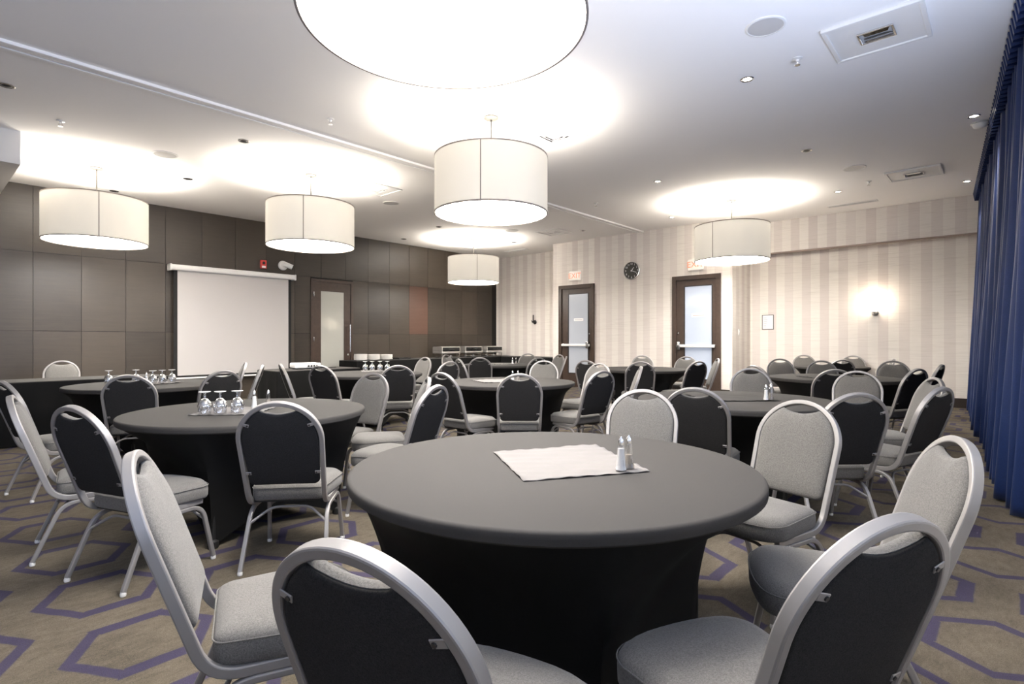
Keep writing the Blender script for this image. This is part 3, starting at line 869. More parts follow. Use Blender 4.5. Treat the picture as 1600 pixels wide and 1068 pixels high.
# ================================================================== CURTAIN
def curtain(x0, x1, label, seed):
    rnd = random.Random(seed)
    L_ = x1 - x0
    n = int(L_ / 0.0125)
    folds = []
    p = 0.0
    ph = []
    for i in range(n + 1):
        s = i / n * L_
        ph.append(p)
        p += (2 * PI / 0.21) * (L_ / n) * (1 + 0.28 * math.sin(s * 3.1 + seed) + 0.15 * math.sin(s * 7.7))
    zs = [0.012, 0.10, 0.5, 1.0, 1.5, 2.0, 2.6, 3.2, 3.5, 3.63, 3.655]
    t = thing('curtain', label, 'curtain', (x0, curtain_y(x0), 0), math.atan(0.068), 'blue curtains along the window wall')
    bm = B()
    grid = []
    for zi, z in enumerate(zs):
        row = []
        f = z / 3.66
        amp = 0.095 * (1 - 0.55 * f)
        for i in range(n + 1):
            s = i / n * L_
            w = math.sin(ph[i] + 0.25 * math.sin(z * 1.3 + s * 2))
            w2 = 0.35 * math.sin(ph[i] * 0.37 + seed + 0.5 * z)
            y = amp * (w + w2) + 0.02 * (1 - f) * math.sin(s * 1.7) + 0.10 * (1 - f) ** 1.5
            row.append(bm.verts.new((s + 0.012 * math.cos(ph[i]) * (1 - f), y, z)))
        grid.append(row)
    for A, Bq in zip(grid, grid[1:]):
        for i in range(n): bm.faces.new((A[i], A[i + 1], Bq[i + 1], Bq[i]))
    dr = obj('drape', bm, 'curtain_fabric', t, angle=180)
    md = dr.modifiers.new('thick', 'SOLIDIFY'); md.thickness = 0.004
    # pinch-pleat heading
    bm = B()
    k = 0; s = 0.05
    rowA, rowB = [], []
    m_ = int(L_ / 0.02)
    for i in range(m_ + 1):
        s = i / m_ * L_
        y = 0.065 * (1 if i % 6 < 3 else -0.3)
        rowA.append(bm.verts.new((s, y + 0.035, 3.575))); rowB.append(bm.verts.new((s, y + 0.055, 3.70)))
    for i in range(m_): bm.faces.new((rowA[i], rowA[i + 1], rowB[i + 1], rowB[i]))
    hd = obj('pleat_heading', bm, 'curtain_fabric', t, smooth=False)
    md = hd.modifiers.new('thick', 'SOLIDIFY'); md.thickness = 0.006
    bm = B(); box(bm, 0, L_, -0.06, -0.02, 3.66, CZ, 0.004); obj('ceiling_rail', bm, 'dark_metal', t, smooth=False)
curtain(5.05, 8.58, 'near half of the floor-length navy blue pleated curtain at the right edge of the photo', 3)
curtain(8.62, 12.30, 'far half of the floor-length navy blue pleated curtain, ending at the striped wall', 11)

# ================================================================== TABLES
def cloth_top_bm(R, z):
    bm = B()
    lathe(bm, [(0, z), (R * 0.5, z), (R - 0.016, z), (R - 0.006, z - 0.002), (R - 0.001, z - 0.008), (R, z - 0.020), (R - 0.002, z - 0.036), (R - 0.012, z - 0.044)], 96)
    return bm

def skirt_bm(R, z, foot_r, foot_ang):
    bm = B()
    n, m_ = 128, 14
    rows = []
    for j in range(m_ + 1):
        tt = j / m_
        row = []
        for i in range(n):
            a = 2 * PI * i / n
            rel = (a - foot_ang) % (PI / 2) - PI / 4            # 0 between the feet
            k = abs(rel) / (PI / 4)                              # 1 at a foot
            chord = foot_r * math.cos(PI / 4) / math.cos(rel)
            rb = chord * (1 - 0.10 * (1 - k * k))
            rt = R - 0.012
            zt = z - 0.040
            zb = 0.012 + 0.13 * (1 - k ** 2.2)
            p = 2.3
            r = rb + (rt - rb) * (1 - tt) ** p
            row.append(bm.verts.new((r * math.cos(a), r * math.sin(a), zt + (zb - zt) * tt)))
        rows.append(row)
    for A, Bq in zip(rows, rows[1:]):
        for i in range(n): bm.faces.new((A[i], A[(i + 1) % n], Bq[(i + 1) % n], Bq[i]))
    return bm

def round_table(x, y, R, foot_ang, label, z=0.73):
    t = thing('round_table', label, 'table', (x, y, 0), 0, 'round banquet tables in black stretch covers')
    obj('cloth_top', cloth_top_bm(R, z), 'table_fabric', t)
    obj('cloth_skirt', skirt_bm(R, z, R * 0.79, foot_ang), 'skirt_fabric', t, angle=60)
    for k in range(4):
        a = foot_ang + k * PI / 2
        r = R * 0.765
        bm = B(); lathe(bm, [(0, 0), (0.03, 0), (0.032, 0.01), (0.03, 0.04), (0.016, 0.05), (0.016, 0.30)], 14, r * math.cos(a), r * math.sin(a)); lathe(bm, [(0.016, 0.30), (0, 0.30)], 14, r * math.cos(a), r * math.sin(a))
        obj('leg', bm, 'black', t)
    return t
AOFF = 41.85 - 90
TABLES = [
    (1.69, 1.306, 0.762, 8, 'nearest and largest round table in the foreground, with a grey napkin and two shakers'),
    (1.615, 3.863, 0.762, 6, 'round table at left with three upturned glasses on a grey napkin'),
    (1.834, 6.945, 0.762, 20, 'far left round table with upturned glasses, in front of the long draped head table'),
    (4.51, 6.805, 0.762, 30, 'round table with a row of four upturned glasses, before the wooden door'),
    (4.703, 4.266, 0.762, 15, 'round table in the middle of the room, directly behind the nearest table'),
    (7.911, 7.355, 0.762, 10, 'far round table in front of the chafing dishes'),
    (8.254, 4.499, 0.762, 25, 'far round table with an empty top between the two exit doors'),
    (4.516, 1.628, 0.762, 12, 'round table behind the nearest one at right, with a grey cloth and two shakers'),
    (8.00, 1.635, 0.762, 40, 'round table before the striped wall with a folded dark napkin'),
    (11.24, 2.33, 0.60, 0, 'smallest, farthest round table close against the striped wall'),
]
for x, y, R, fa, lab in TABLES:
    round_table(x, y, R, math.radians(fa + AOFF), lab)

def draped_table(x0, x1, y0, y1, label, z=0.73, seed=0):
    """rectangular table under a floor-length black cloth; origin at its centre"""
    cx, cy = (x0 + x1) / 2, (y0 + y1) / 2
    hx, hy = (x1 - x0) / 2, (y1 - y0) / 2
    t = thing('draped_table', label, 'table', (cx, cy, 0), 0, 'rectangular tables under floor-length black cloths')
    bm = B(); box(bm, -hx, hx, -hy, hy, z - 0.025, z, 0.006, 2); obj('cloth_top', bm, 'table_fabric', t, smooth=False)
    per = []
    step = 0.025
    def run(a, b_):
        a, b_ = Vector(a), Vector(b_)
        k = max(2, int((b_ - a).length / step))
        nrm = Vector(((b_ - a).y, -(b_ - a).x)).normalized()
        for i in range(k): per.append((a + (b_ - a) * i / k, nrm))
    run((-hx, -hy), (hx, -hy)); run((hx, -hy), (hx, hy)); run((hx, hy), (-hx, hy)); run((-hx, hy), (-hx, -hy))
    rows = []
    bm = B()
    for j in range(6):
        f = j / 5
        zz = (z - 0.012) * (1 - f) + 0.008 * f
        row = []
        for i, (p, nn) in enumerate(per):
            w = 0.010 * f * (math.sin(i * 0.55 + seed) + 0.6 * math.sin(i * 0.23 + 1.3 * seed))
            q = p + nn * (0.001 + w + 0.012 * f)
            row.append(bm.verts.new((q.x, q.y, zz)))
        rows.append(row)
    n = len(per)
    for A, Bq in zip(rows, rows[1:]):
        for i in range(n): bm.faces.new((A[i], A[(i + 1) % n], Bq[(i + 1) % n], Bq[i]))
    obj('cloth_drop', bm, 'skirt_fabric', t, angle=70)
    return t
draped_table(-1.35, 0.46, 8.30, 8.98, 'long black draped table at the far left edge, left end of the head table', seed=1)
draped_table(0.52, 2.42, 8.30, 8.98, 'black draped head table with a pale chair behind it, behind the far left round table', seed=2)
draped_table(3.86, 5.30, 8.25, 8.95, 'black draped table below the projection screen, carrying the white projector', seed=3)
draped_table(6.93, 8.71, 10.92, 11.66, 'black draped buffet table by the wooden door, carrying the stacked white plates', seed=4)
draped_table(8.77, 10.54, 10.92, 11.66, 'black draped buffet table along the dark wall, carrying the left chafing dishes', seed=5)
draped_table(10.60, 12.28, 10.92, 11.66, 'black draped buffet table in the corner of the dark wall, under the right chafing dish', seed=6)
draped_table(11.66, 12.36, 9.0, 10.86, 'black draped side table along the striped alcove wall', seed=7)

# ================================================================== CHAIRS
TB = math.radians(19)
RZ, YB = 0.335, -0.175
def back_pt(u, v, n=0.0):
    """point in the plane of the back: u sideways, v up along the tilt, n out of the plane towards the front"""
    return Vector((u, YB - v * math.sin(TB) + n * math.cos(TB), RZ + v * math.cos(TB) + n * math.sin(TB)))
VA, RA, RB = 0.385, 0.2035, 0.203
def hoop_path():
    P = []
    w0 = 0.192
    L_ = fillet([Vector((w0, 0.165, RZ)), back_pt(w0, 0.0), back_pt(RA, VA)], 0.085, 8)
    P += L_
    for k in range(1, 32):
        a = PI * k / 32
        P.append(back_pt(RA * math.cos(a), VA + RB * math.sin(a)))
    P += [Vector((-p.x, p.y, p.z)) for p in reversed(L_)]
    return P

def pad_outline(inset):
    """closed outline (u,v) of the back pad, with the hand-hold scooped from the top"""
    pts = []
    hw = RA - 0.0125 - inset
    wb = 0.192 - 0.0125 - inset
    v0 = 0.125 + inset
    rc = 0.03
    for k in range(6):                                   # bottom-right corner
        a = -PI / 2 + PI / 2 * k / 5
        pts.append((wb - rc + rc * math.cos(a), v0 + rc + rc * math.sin(a)))
    for k in range(1, 8):
        f = k / 8
        pts.append((wb + (hw - wb) * f, v0 + rc + (VA - v0 - rc) * f))
    hb = RB - 0.0125 - inset
    a1 = math.acos(min(1, 0.092 / hw))
    for k in range(0, 13):
        a = a1 * k / 12
        pts.append((hw * math.cos(a), VA + hb * math.sin(a)))
    ve = VA + hb * math.sin(a1)
    for k in range(1, 12):                               # scoop
        u = 0.092 - 0.184 * k / 12
        pts.append((u, ve - (0.018 + 0.0) * math.cos(PI * u / 0.184) - 0.004))
    right = pts[:6 + 7 + 13]
    for u, v in reversed(right): pts.append((-u, v))
    return pts

def scale_out(pts, f, c=(0.0, 0.33)):
    return [(c[0] + (u - c[0]) * f, c[1] + (v - c[1]) * f) for u, v in pts]

def make_chair(label):
    t = thing('banquet_chair', label, 'chair', (0, 0, 0), 0, 'silver framed banquet chairs')
    bm = B(); sweep(bm, hoop_path(), rrect(0.030, 0.023, 0.0045, 2), normal=(1, 0, 0)); obj('back_frame', bm, 'silver', t, angle=21)
    O = pad_outline(0.0)
    def ring(f, n, sh=0.0): return [back_pt(u, v, n) for u, v in scale_out(O, f)]
    bm = B(); rings_mesh(bm, [ring(0.995, -0.004), ring(1.0, 0.004), ring(0.992, 0.012), ring(0.965, 0.020), ring(0.90, 0.026), ring(0.75, 0.031), ring(0.5, 0.034), ring(0.2, 0.035)]); obj('backrest', bm, 'seat_fabric', t, angle=60)['label'] = 'grey fabric front pad'
    bm = B(); rings_mesh(bm, [ring(0.985, -0.0045), ring(0.99, -0.008), ring(0.975, -0.012), ring(0.94, -0.0135), ring(0.5, -0.0145)]); obj('back_panel', bm, 'back_fabric', t, angle=60)['label'] = 'charcoal rear panel'
    for s in (-1, 1):
        for v in (0.480, 0.20):
            w = (RA * math.sqrt(max(0, 1 - ((v - VA) / RB) ** 2)) if v > VA else 0.196) - 0.010
            bm = B()
            c, e = back_pt(s * w, v, -0.014), back_pt(s * (w - 0.027), v - (0.008 if v > VA else 0), -0.0155)
            sweep(bm, [c, e], rrect(0.017, 0.003, 0.0014, 1), normal=back_pt(0, 0, 1) - back_pt(0, 0, 0))
            o = obj('bracket', bm, 'silver', t, smooth=False)
            bm = B(); nn = (back_pt(0, 0, -1) - back_pt(0, 0, 0))
            p = back_pt(s * (w - 0.020), v - (0.006 if v > VA else 0), -0.0165)
            sweep(bm, [p, p + nn * 0.003], circ(0.005, 8), normal=(1, 0, 0)); obj('bolt', bm, 'dark_metal', o)
    # seat cushion
    def seat_out(off):
        pts = []
        def arc(cx, cy, r, a0, a1, k=7):
            for i in range(k): a = math.radians(a0 + (a1 - a0) * i / (k - 1)); pts.append((cx + (r - off) * math.cos(a), cy + (r - off) * math.sin(a)))
        arc(0.145, -0.125, 0.04, -90, 0); arc(0.115, 0.135, 0.10, 0, 75); 
        for i in range(1, 6):
            x = 0.14 - 0.28 * i / 6; pts.append((x, 0.235 - off + 0.012 * (1 - (x / 0.14) ** 2)))
        arc(-0.115, 0.135, 0.10, 105, 180); arc(-0.145, -0.125, 0.04, 180, 270)
        return pts
    def sr(off, z): return [(x * 1.04, y, z + (-0.006 if y > 0.1 else 0) * (y - 0.1) / 0.13) for x, y in seat_out(off)]
    bm = B(); rings_mesh(bm, [sr(0.02, 0.351), sr(0.006, 0.352), sr(0.001, 0.362), sr(0.0, 0.395), sr(0.002, 0.415), sr(0.010, 0.428)] + [[(x * 1.04 * f, (y - 0.04) * f + 0.04, z) for x, y in seat_out(0.010)] for f, z in ((0.93, 0.437), (0.8, 0.443), (0.55, 0.447), (0.25, 0.448))])
    st = obj('seat', bm, 'seat_fabric', t, angle=60)
    bm = B(); sweep(bm, [Vector(p) for p in sr(-0.0005, 0.418)], circ(0.0022, 5), closed=True); obj('piping', bm, 'seat_fabric', st)
    # legs: each side an inverted U split into a front and a rear leg
    for s in (-1, 1):
        top = Vector((s * 0.196, 0.02, 0.309))
        fr = fillet([top, Vector((s * 0.196, 0.165, 0.309)), Vector((s * 0.212, 0.222, 0.018))], 0.075, 8)
        rr = fillet([top, Vector((s * 0.196, -0.135, 0.309)), Vector((s * 0.212, -0.262, 0.018))], 0.075, 8)
        for P in (fr, rr):
            bm = B(); sweep(bm, P, rrect(0.022, 0.022, 0.005, 2), normal=(1, 0, 0)); lg = obj('leg', bm, 'silver', t, angle=21)
            e = P[-1]
            bm = B(); lathe(bm, [(0, 0), (0.012, 0), (0.0135, 0.004), (0.0135, 0.012), (0.011, 0.020), (0, 0.020)], 12, e.x, e.y, 0); obj('foot_glide', bm, 'glide_plastic', lg)
    for yl, yu in ((-0.170, -0.110), (0.180, 0.14)):
        bm = B(); sweep(bm, fillet([(-0.199, yl, 0.232), (-0.10, yu, 0.302), (0.10, yu, 0.302), (0.199, yl, 0.232)], 0.04, 5), circ(0.0075, 8), normal=(0, 1, 0)); obj('stretcher', bm, 'silver', t)
    # pan that carries the cushion
    bm = B(); box(bm, -0.185, 0.185, -0.14, 0.15, 0.338, 0.352); obj('seat_pan', bm, 'black', t, smooth=False)
    return t
CHAIRS = [
    (0.768, 1.646, -22.2, 'chair at left of the nearest table, light grey front facing right, cushion fully visible'),
    (0.807, 0.83, 13.8, 'chair at the bottom edge of the photo, charcoal back to the viewer, cushion reaching right'),
    (1.319, 0.471, 64.8, 'chair in the bottom right corner, navy-looking back to the viewer, cushion reaching left'),
    (2.087, 0.438, 114.8, 'tall-looking grey fronted chair at right, facing left, its rim against the open carpet aisle'),
    (2.723, 0.866, -196.2, 'light grey fronted chair right of the nearest table, overlapping a navy-backed chair'),
    (2.747, 1.55, -160.2, 'pale grey fronted chair straight behind the nearest table, above its shakers'),
    (1.506, 2.985, 48.8, 'chair seen square from behind at the near side of the table with three upturned goblets'),
    (0.885, 3.388, 19.8, 'dark-backed chair left of the table with three upturned goblets, splayed legs clear on the carpet'),
    (0.777, 4.042, -10.2, 'edge-on chair at the left photo edge, overlapped by a dark-backed chair'),
    (2.624, 3.748, -213.2, 'pale fronted chair half hidden by a left-turned dark back, right of the left table'),
    (2.332, 3.223, 109.8, 'left-turned dark-backed chair between the left table and the nearest table'),
    (2.593, 4.265, -166.2, 'light grey fronted chair at the far right of the table with three upturned goblets'),
    (1.516, 6.085, 63.8, 'chair seen square from behind at the near side of the far left round table'),
    (0.871, 5.657, 13.8, 'bluish dark-backed chair cut by the left photo edge, cushion towards the far left table'),
    (2.153, 6.229, 96.8, 'dark-backed chair right of the far left table, just above the three upturned goblets'),
    (2.818, 7.82, -198.2, 'narrow grey fronted chair before the projection screen, behind a dark-backed chair'),
    (2.668, 6.95, 151.8, 'edge-on chair leaning right, below the right half of the projection screen'),
    (3.619, 6.8, -18.2, 'edge-on chair leaning left, in front of the draped projector table'),
    (3.724, 6.243, 19.8, 'dark-backed chair in front of the white projector, cushion reaching right'),
    (4.241, 5.765, 55.8, 'dark-backed chair just right of the row of four upturned goblets'),
    (5.908, 7.685, -180.2, 'pale fronted chair beyond the goblet row, before the buffet table with plates'),
    (3.787, 3.986, 1.8, 'dark-backed chair left of the middle table, cushion reaching right'),
    (7.678, 8.283, -73.2, 'tiny edge-on far chair left of the table before the chafing dishes'),
    (5.297, 6.294, 89.8, 'left-turned dark-backed chair left of the buffet chafing dishes, above the middle table'),
    (6.454, 6.516, -23.2, 'thin edge-on chair just right of a left-turned dark back, below the left chafing dish'),
    (4.044, 3.528, 41.8, 'chair seen square from behind at the near side of the middle round table'),
    (6.133, 4.896, -143.2, 'light fronted chair facing the viewer at the far side of the middle round table'),
    (5.857, 4.05, -188.2, 'light fronted chair partly behind a black-backed chair, right of the middle round table'),
    (4.772, 3.349, 79.8, 'black-backed chair turned left at the right of the middle table, cushion showing'),
    (5.577, 3.461, 121.8, 'edge-on chair leaning right across a dark chair back, above the pale foreground chair'),
    (7.051, 7.065, 41.8, 'dark-backed chair at the near side of the table before the chafing dishes'),
    (7.566, 6.407, 73.8, 'dark-backed chair behind the light front at the far side of the middle table'),
    (9.09, 7.747, -148.2, 'far chair facing the viewer in front of the alcove side table'),
    (8.888, 7.04, -198.2, 'far grey fronted chair just left of the left glass exit door'),
    (8.137, 6.41, 125.8, 'edge-on chair leaning right, across the lower left of the left exit door'),
    (7.288, 4.735, 3.8, 'dark chair right of the left glass exit door, turned right'),
    (7.323, 4.06, 35.8, 'dark-backed chair at the near side of the table between the exit doors'),
    (9.543, 5.136, -143.2, 'chair at the far side of the table between the exit doors, under the wall clock'),
    (9.395, 4.35, -173.2, 'grey fronted chair before the right glass exit door, left of a black back'),
    (7.897, 3.658, 69.8, 'black-backed chair before the right glass exit door'),
    (8.958, 3.883, 121.8, 'edge-on chair leaning right beside the right jamb of the right exit door'),
    (3.785, 1.58, 13.8, 'dark-backed chair half covered by the pale chair behind the nearest table'),
    (5.826, 1.882, -152.2, 'grey fronted chair facing the viewer below the light switch'),
    (3.991, 0.888, 44.8, 'navy-backed chair just right of a light grey front, at the table with two shakers'),
    (5.979, 1.043, -173.2, 'light grey fronted chair directly above the navy-backed chair, overlapping a dark back'),
    (5.481, 0.739, 119.8, 'light fronted chair facing left, directly behind a navy back near the curtain'),
    (4.69, 0.644, 69.8, 'navy-backed chair turned left beside the aisle along the blue curtain'),
    (9.312, 2.553, -148.2, 'brownish grey chair below the framed notice, left end of the table before the striped wall'),
    (8.846, 1.892, -156.2, 'grey fronted chair left of a black back, beyond the table before the striped wall'),
    (6.867, 1.482, 26.8, 'dark-backed chair overlapped by a light front, near side of the table before the striped wall'),
    (9.417, 1.142, -166.2, 'wide grey fronted chair below the lit wall sconce'),
    (7.467, 1.015, 63.8, 'black-backed chair turned left, right of the grey front below the sconce'),
    (8.726, 0.945, 81.8, 'sliver of a black-backed chair right of a wider black back, near the curtain'),
    (11.961, 2.925, -160.2, 'small far chair against the striped wall, left end of the farthest table'),
    (10.152, 2.101, 35.8, 'black-backed chair at the near side of the farthest table'),
    (12.034, 2.136, -170.2, 'small far chair against the striped wall, right end of the farthest table'),
    (10.616, 1.686, 101.8, 'dark chair almost hidden behind the grey front below the sconce'),
    (1.533, 9.98, -103.2, 'pale fronted chair behind the long black draped head table at far left'),
    (7.169, 2.076, -28.1, 'chair with only its rim showing behind the grey front below the light switch'),
]

first = None
for x, y, deg, lab in CHAIRS:
    rz = math.radians(deg - 90)
    if first is None:
        first = make_chair(lab); first.location = (x, y, 0); first.rotation_euler = (0, 0, rz)
    else:
        dup(first, (x, y, 0), rz, lab)

# ================================================================== TABLEWARE
TZ = 0.73
def napkin(pts, label, seed, m='napkin_fabric'):
    """wrinkled cloth square laid on a table; pts are its four corners"""
    P = [Vector((x, y, 0)) for x, y in pts]
    c = sum(P, Vector()) / 4
    n = 30
    rnd = random.Random(seed)
    k1, k2, p1, p2 = rnd.uniform(18, 26), rnd.uniform(30, 44), rnd.uniform(0, 6), rnd.uniform(0, 6)
    bm = B()
    g = []
    for j in range(n + 1):
        row = []
        for i in range(n + 1):
            u, v = i / n, j / n
            p = (P[0] * (1 - u) + P[1] * u) * (1 - v) + (P[3] * (1 - u) + P[2] * u) * v - c
            h = 0.0018 * math.sin(k1 * (v + 0.3 * u) + p1) * math.sin(6 * u + p2) + 0.0012 * math.sin(k2 * (v - 0.2 * u) + p2)
            ed = min(u, v, 1 - u, 1 - v)
            if ed < 0.02: h += 0.0016 * (1 + math.sin(40 * (u + v) + p1))
            row.append(bm.verts.new((p.x, p.y, 0.0042 + h)))
        g.append(row)
    for A, Bq in zip(g, g[1:]):
        for i in range(n): bm.faces.new((A[i], A[i + 1], Bq[i + 1], Bq[i]))
    o = obj('napkin', bm, m, angle=180, loc=(c.x, c.y, TZ))
    md = o.modifiers.new('thick', 'SOLIDIFY'); md.thickness = 0.0012; md.offset = -1
    return tag(o, label, 'napkin', 'cloth napkins on the tables')

napkin([(1.69, 1.62), (2.12, 1.39), (1.82, 0.96), (1.41, 1.21)], 'light grey cloth napkin on the nearest round table, shakers on its corner', 1)
napkin([(1.22, 3.84), (1.50, 4.14), (1.80, 3.86), (1.52, 3.56)], 'grey cloth napkin under the three upturned glasses on the left table', 2)
napkin([(1.62, 7.05), (1.96, 7.25), (2.16, 6.91), (1.82, 6.71)], 'grey cloth napkin under the glasses of the far left round table', 3)
napkin([(4.78, 7.42), (5.06, 7.28), (4.90, 6.99), (4.60, 7.12)], 'grey cloth napkin under the row of four upturned glasses', 4)
napkin([(4.52, 4.69), (4.95, 4.50), (4.76, 4.10), (4.34, 4.29)], 'grey cloth napkin on the middle round table, behind a chair back', 5)
napkin([(7.68, 7.55), (8.10, 7.62), (8.20, 7.22), (7.78, 7.15)], 'small pale cloth napkin on the table before the chafing dishes', 6)
napkin([(4.62, 2.10), (5.00, 1.66), (4.60, 1.30), (4.20, 1.72)], 'wide dark grey cloth napkin on the right-hand table with shakers', 7, 'table_fabric')
napkin([(7.86, 2.05), (8.25, 1.76), (7.93, 1.37), (7.54, 1.68)], 'dark cloth napkin on the table before the striped wall', 8, 'table_fabric')
napkin([(8.08, 4.80), (8.48, 4.66), (8.34, 4.28), (7.94, 4.42)], 'dark cloth napkin on the table between the two exit doors', 9, 'table_fabric')

def goblet(x, y, label, group, z=TZ + 0.006):
    """stem glass standing upside down on its rim"""
    t = thing('water_goblet', label, 'glass', (x, y, z), 0, group)
    bm = B(); lathe(bm, [(0.036, 0.0), (0.041, 0.03), (0.0415, 0.055), (0.034, 0.080), (0.020, 0.094), (0.008, 0.100), (0, 0.100), (0, 0.096), (0.018, 0.091), (0.032, 0.078), (0.0395, 0.055), (0.039, 0.03), (0.034, 0.0), (0.036, 0.0)], 24); obj('bowl', bm, 'clear_glass', t, angle=70)
    bm = B(); lathe(bm, [(0, 0.100), (0.008, 0.100), (0.0055, 0.110), (0.009, 0.116), (0.0055, 0.124), (0.008, 0.134), (0, 0.134)], 14); obj('stem', bm, 'clear_glass', t, angle=70)
    bm = B(); lathe(bm, [(0, 0.132), (0.010, 0.134), (0.034, 0.140), (0.036, 0.142), (0.034, 0.144), (0, 0.144)], 24); obj('foot', bm, 'foot_glass', t, angle=70)
    return t
GL = [(1.31, 3.81, 'left one of the three upturned goblets on the left table', 'goblets on the left table'),
      (1.385, 3.76, 'middle one of the three upturned goblets on the left table', 'goblets on the left table'),
      (1.475, 3.72, 'right one of the three upturned goblets on the left table', 'goblets on the left table'),
      (1.52, 7.20, 'upturned goblet on the far left round table, left of a chair back', 'goblets on the far left table'),
      (1.75, 7.12, 'upturned goblet just above the chair back at the far left round table', 'goblets on the far left table'),
      (1.83, 6.82, 'upturned goblet right of the small shaker on the far left round table', 'goblets on the far left table'),
      (1.93, 6.86, 'middle goblet of the tight trio on the far left round table', 'goblets on the far left table'),
      (2.03, 6.88, 'rightmost goblet of the tight trio on the far left round table', 'goblets on the far left table'),
      (4.80, 7.33, 'leftmost of the four upturned goblets before the wooden door', 'goblets before the wooden door'),
      (4.87, 7.25, 'second from left of the four upturned goblets before the wooden door', 'goblets before the wooden door'),
      (4.95, 7.16, 'third from left of the four upturned goblets before the wooden door', 'goblets before the wooden door'),
      (5.02, 7.07, 'rightmost of the four upturned goblets, half behind a chair back', 'goblets before the wooden door')]
g0 = None
for x, y, lab, gr in GL:
    if g0 is None: g0 = goblet(x, y, lab, gr)
    else: dup(g0, (x, y, TZ + 0.006), 0, lab, gr)

def shaker(x, y, label, fill, z=TZ + 0.006):
    t = thing('salt_shaker' if fill == 'salt' else 'pepper_shaker', label, 'shaker', (x, y, z), 0, 'salt and pepper shakers')
    bm = B()
    n = 10
    rings = []
    for r, zz in ((0.0225, 0.0), (0.0225, 0.006), (0.0185, 0.020), (0.0155, 0.05), (0.0125, 0.088), (0.0112, 0.094)):
        rings.append([(r * (1.0 if k % 2 else 0.90) * math.cos(PI * k / n), r * (1.0 if k % 2 else 0.90) * math.sin(PI * k / n), zz) for k in range(2 * n)])
    rings_mesh(bm, rings); b_ = obj('glass_body', bm, 'shaker_glass', t, smooth=False)
    bm = B(); lathe(bm, [(0, 0.004), (0.019, 0.004), (0.016, 0.02), (0.0130, 0.05), (0.0112, 0.080 if fill == 'salt' else 0.052), (0, 0.080 if fill == 'salt' else 0.052)], 16); obj('contents', bm, fill, b_)
    bm = B(); lathe(bm, [(0, 0.092), (0.0108, 0.092), (0.0108, 0.102), (0.0095, 0.110), (0.0065, 0.116), (0.0030, 0.120), (0.0025, 0.123), (0, 0.124)], 18); obj('cap', bm, 'polished_steel', t)
    return t
SH = [(1.752, 1.038, 'salt', 'salt shaker with a chrome cap, left of the pair on the nearest table'),
      (1.797, 1.032, 'pepper', 'pepper shaker with a chrome cap, right of the pair on the nearest table'),
      (1.66, 3.90, 'salt', 'salt shaker right of the three upturned goblets on the left table'),
      (1.74, 3.86, 'pepper', 'pepper shaker partly behind the chair back at the left table'),
      (1.80, 6.93, 'salt', 'tiny shaker left of the goblet trio on the far left round table'),
      (4.70, 4.20, 'salt', 'left shaker on the middle round table, seen over a chair back'),
      (4.76, 4.17, 'pepper', 'right shaker on the middle round table, seen over a chair back'),
      (4.56, 1.40, 'salt', 'left shaker of the pair on the right-hand table'),
      (4.63, 1.385, 'pepper', 'right shaker of the pair on the right-hand table'),
      (8.12, 7.26, 'salt', 'left shaker on the table before the chafing dishes'),
      (8.17, 7.21, 'pepper', 'right shaker on the table before the chafing dishes')]
for x, y, f, l in SH: shaker(x, y, l, f)

# projector on its table
t = thing('projector', 'flat white projector on the draped table below the projection screen', 'projector', (4.50, 8.62, TZ), math.radians(-10))
bm = B(); box(bm, -0.21, 0.21, -0.15, 0.15, 0.015, 0.10, 0.02, 3); obj('body', bm, 'white_plastic', t)
bm = B(); box(bm, -0.02, 0.17, -0.158, -0.148, 0.03, 0.075, 0.003); pt = obj('port_panel', bm, 'grey_plastic', t)
for k in range(4):
    bm = B(); box(bm, -0.01 + 0.045 * k, 0.02 + 0.045 * k, -0.162, -0.157, 0.036, 0.066, 0.003); obj('port', bm, 'black', pt)
for sx in (-1, 1):
    bm = B(); lathe(bm, [(0, 0), (0.018, 0), (0.018, 0.018), (0, 0.018)], 14, sx * 0.16, -0.1); lathe(bm, [(0, 0), (0.018, 0), (0.018, 0.018), (0, 0.018)], 14, sx * 0.16, 0.1); obj('foot', bm, 'black', t)
bm = B(); sweep(bm, [(-0.10, 0.148, 0.058), (-0.10, 0.165, 0.058)], circ(0.032, 20)); obj('lens', bm, 'black', t)
bm = B(); sweep(bm, fillet([(4.75, 8.58, TZ + 0.006), (4.85, 8.62, TZ + 0.006), (4.93, 8.55, TZ + 0.006), (5.05, 8.60, TZ + 0.006)], 0.05), circ(0.006, 8))
o = obj('power_cable', bm, 'black'); tag(o, 'short black cable lying on the table right of the projector', 'cable')

# stacked plates
for i, (x, n, lab) in enumerate(((7.26, 13, 'left stack of white plates on the buffet table by the wooden door'),
                                 (7.62, 12, 'middle stack of white plates on the buffet table by the wooden door'),
                                 (7.98, 11, 'right stack of white plates on the buffet table by the wooden door'))):
    place = []
    for k in range(n):
        bm = B()
        lathe(bm, [(0, 0.0), (0.085, 0.0), (0.10, 0.004), (0.145, 0.008), (0.151, 0.010), (0.150, 0.0170), (0.144, 0.0172), (0.10, 0.0085), (0.08, 0.005), (0, 0.005)], 32) if i == 0 and k == 0 else None
        if i == 0 and k == 0:
            plate0 = obj('plate', bm, 'porcelain', loc=(x, 11.28, TZ)); p = plate0
        else:
            bm.free(); p = plate0.copy(); COL.objects.link(p); p.location = (x + random.uniform(-.004, .004), 11.28 + random.uniform(-.004, .004), TZ + 0.0105 * k)
        tag(p, lab.replace('stack of white plates', 'stack, one of its identical white plates'), 'plate', lab)

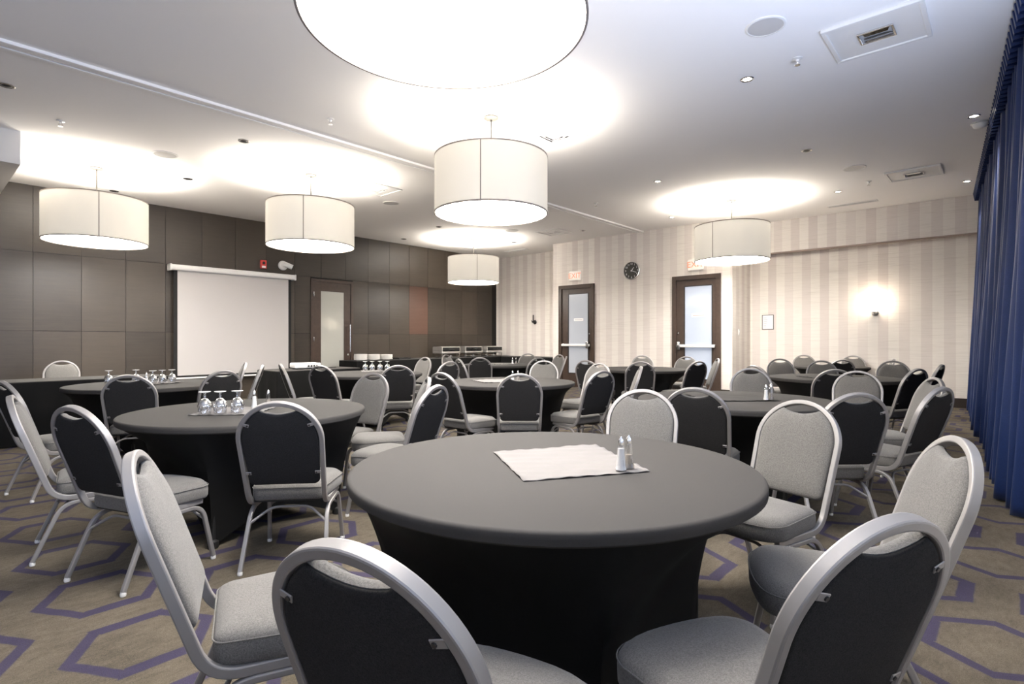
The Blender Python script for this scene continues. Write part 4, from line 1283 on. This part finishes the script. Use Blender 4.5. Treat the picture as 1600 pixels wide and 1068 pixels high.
# chafing dishes
def chafer(x, y, label):
    t = thing('chafing_dish', label, 'chafing dish', (x, y, TZ), 0, 'chafing dishes on the buffet')
    hx, hy = 0.33, 0.20
    bm = B()
    for sx in (-1, 1):
        for sy in (-1, 1): sweep(bm, [(sx * (hx - 0.02), sy * (hy - 0.02), 0), (sx * (hx - 0.02), sy * (hy - 0.02), 0.15)], circ(0.009, 8), normal=(1, 0, 0))
    for sy in (-1, 1): sweep(bm, [(-(hx - 0.02), sy * (hy - 0.02), 0.03), ((hx - 0.02), sy * (hy - 0.02), 0.03)], circ(0.006, 8))
    for sx in (-1, 1): sweep(bm, [(sx * (hx - 0.02), -(hy - 0.02), 0.03), (sx * (hx - 0.02), (hy - 0.02), 0.03)], circ(0.006, 8))
    obj('stand', bm, 'polished_steel', t)
    bm = B(); box(bm, -hx, hx, -hy, hy, 0.105, 0.165, 0.018, 3); obj('water_pan', bm, 'brushed_steel', t)
    bm = B()
    prof = [(-hy * 0.97, 0.166), (-hy * 0.97, 0.276), (-hy * 0.92, 0.287), (-hy * 0.80, 0.292), (-hy * 0.4, 0.297), (0, 0.298), (hy * 0.4, 0.297), (hy * 0.80, 0.292), (hy * 0.92, 0.282), (hy * 0.97, 0.262), (hy * 0.97, 0.166)]
    A = [bm.verts.new((-hx * 0.98, p, z)) for p, z in prof]; Bv = [bm.verts.new((hx * 0.98, p, z)) for p, z in prof]
    for k in range(len(prof) - 1): bm.faces.new((A[k], A[k + 1], Bv[k + 1], Bv[k]))
    bm.faces.new(A); bm.faces.new(Bv[::-1])
    ld = obj('lid', bm, 'brushed_steel', t)
    bm = B(); box(bm, -hx * 0.92, hx * 0.92, -hy * 0.97 - 0.006, -hy * 0.97 + 0.002, 0.172, 0.272, 0.004); obj('lid_window', bm, 'black_gloss', ld)
    bm = B(); sweep(bm, fillet([(-0.08, -hy - 0.002, 0.215), (-0.08, -hy - 0.04, 0.22), (0.08, -hy - 0.04, 0.22), (0.08, -hy - 0.002, 0.215)], 0.02, 4), circ(0.007, 8)); obj('handle', bm, 'black', ld)
    for sx in (-1, 1):
        bm = B(); lathe(bm, [(0, 0), (0.042, 0), (0.042, 0.055), (0.035, 0.06), (0, 0.06)], 18, sx * 0.15, 0, 0.0); obj('burner', bm, 'steel', t)
chafer(9.95, 11.30, 'leftmost polished steel chafing dish on the buffet along the dark wall')
chafer(10.80, 11.30, 'middle polished steel chafing dish on the buffet along the dark wall')
chafer(11.65, 11.30, 'right polished steel chafing dish in the corner by the alcove')
t = thing('tray', 'small dark tray on the buffet table right of the white plates', 'tray', (8.42, 11.25, TZ))
bm = B(); box(bm, -0.17, 0.17, -0.12, 0.12, 0, 0.012, 0.004); obj('base', bm, 'black', t)
bm = B()
for a, b_, c, d_ in ((-0.18, -0.17, -0.13, 0.13), (0.17, 0.18, -0.13, 0.13), (-0.17, 0.17, -0.13, -0.12), (-0.17, 0.17, 0.12, 0.13)): box(bm, a, b_, c, d_, 0, 0.035, 0.002)
obj('rim', bm, 'black', t, smooth=False)
t = thing('coffee_urn', 'small dark vessel at the near end of the side table in the alcove', 'urn', (12.02, 9.15, TZ))
bm = B(); lathe(bm, [(0, 0), (0.07, 0), (0.07, 0.012), (0.05, 0.02), (0.065, 0.06), (0.065, 0.17), (0.05, 0.19), (0, 0.19)], 24); obj('body', bm, 'dark_metal', t)
bm = B(); lathe(bm, [(0, 0.19), (0.05, 0.19), (0.03, 0.21), (0.01, 0.215), (0.012, 0.23), (0, 0.235)], 20); obj('lid', bm, 'steel', t)
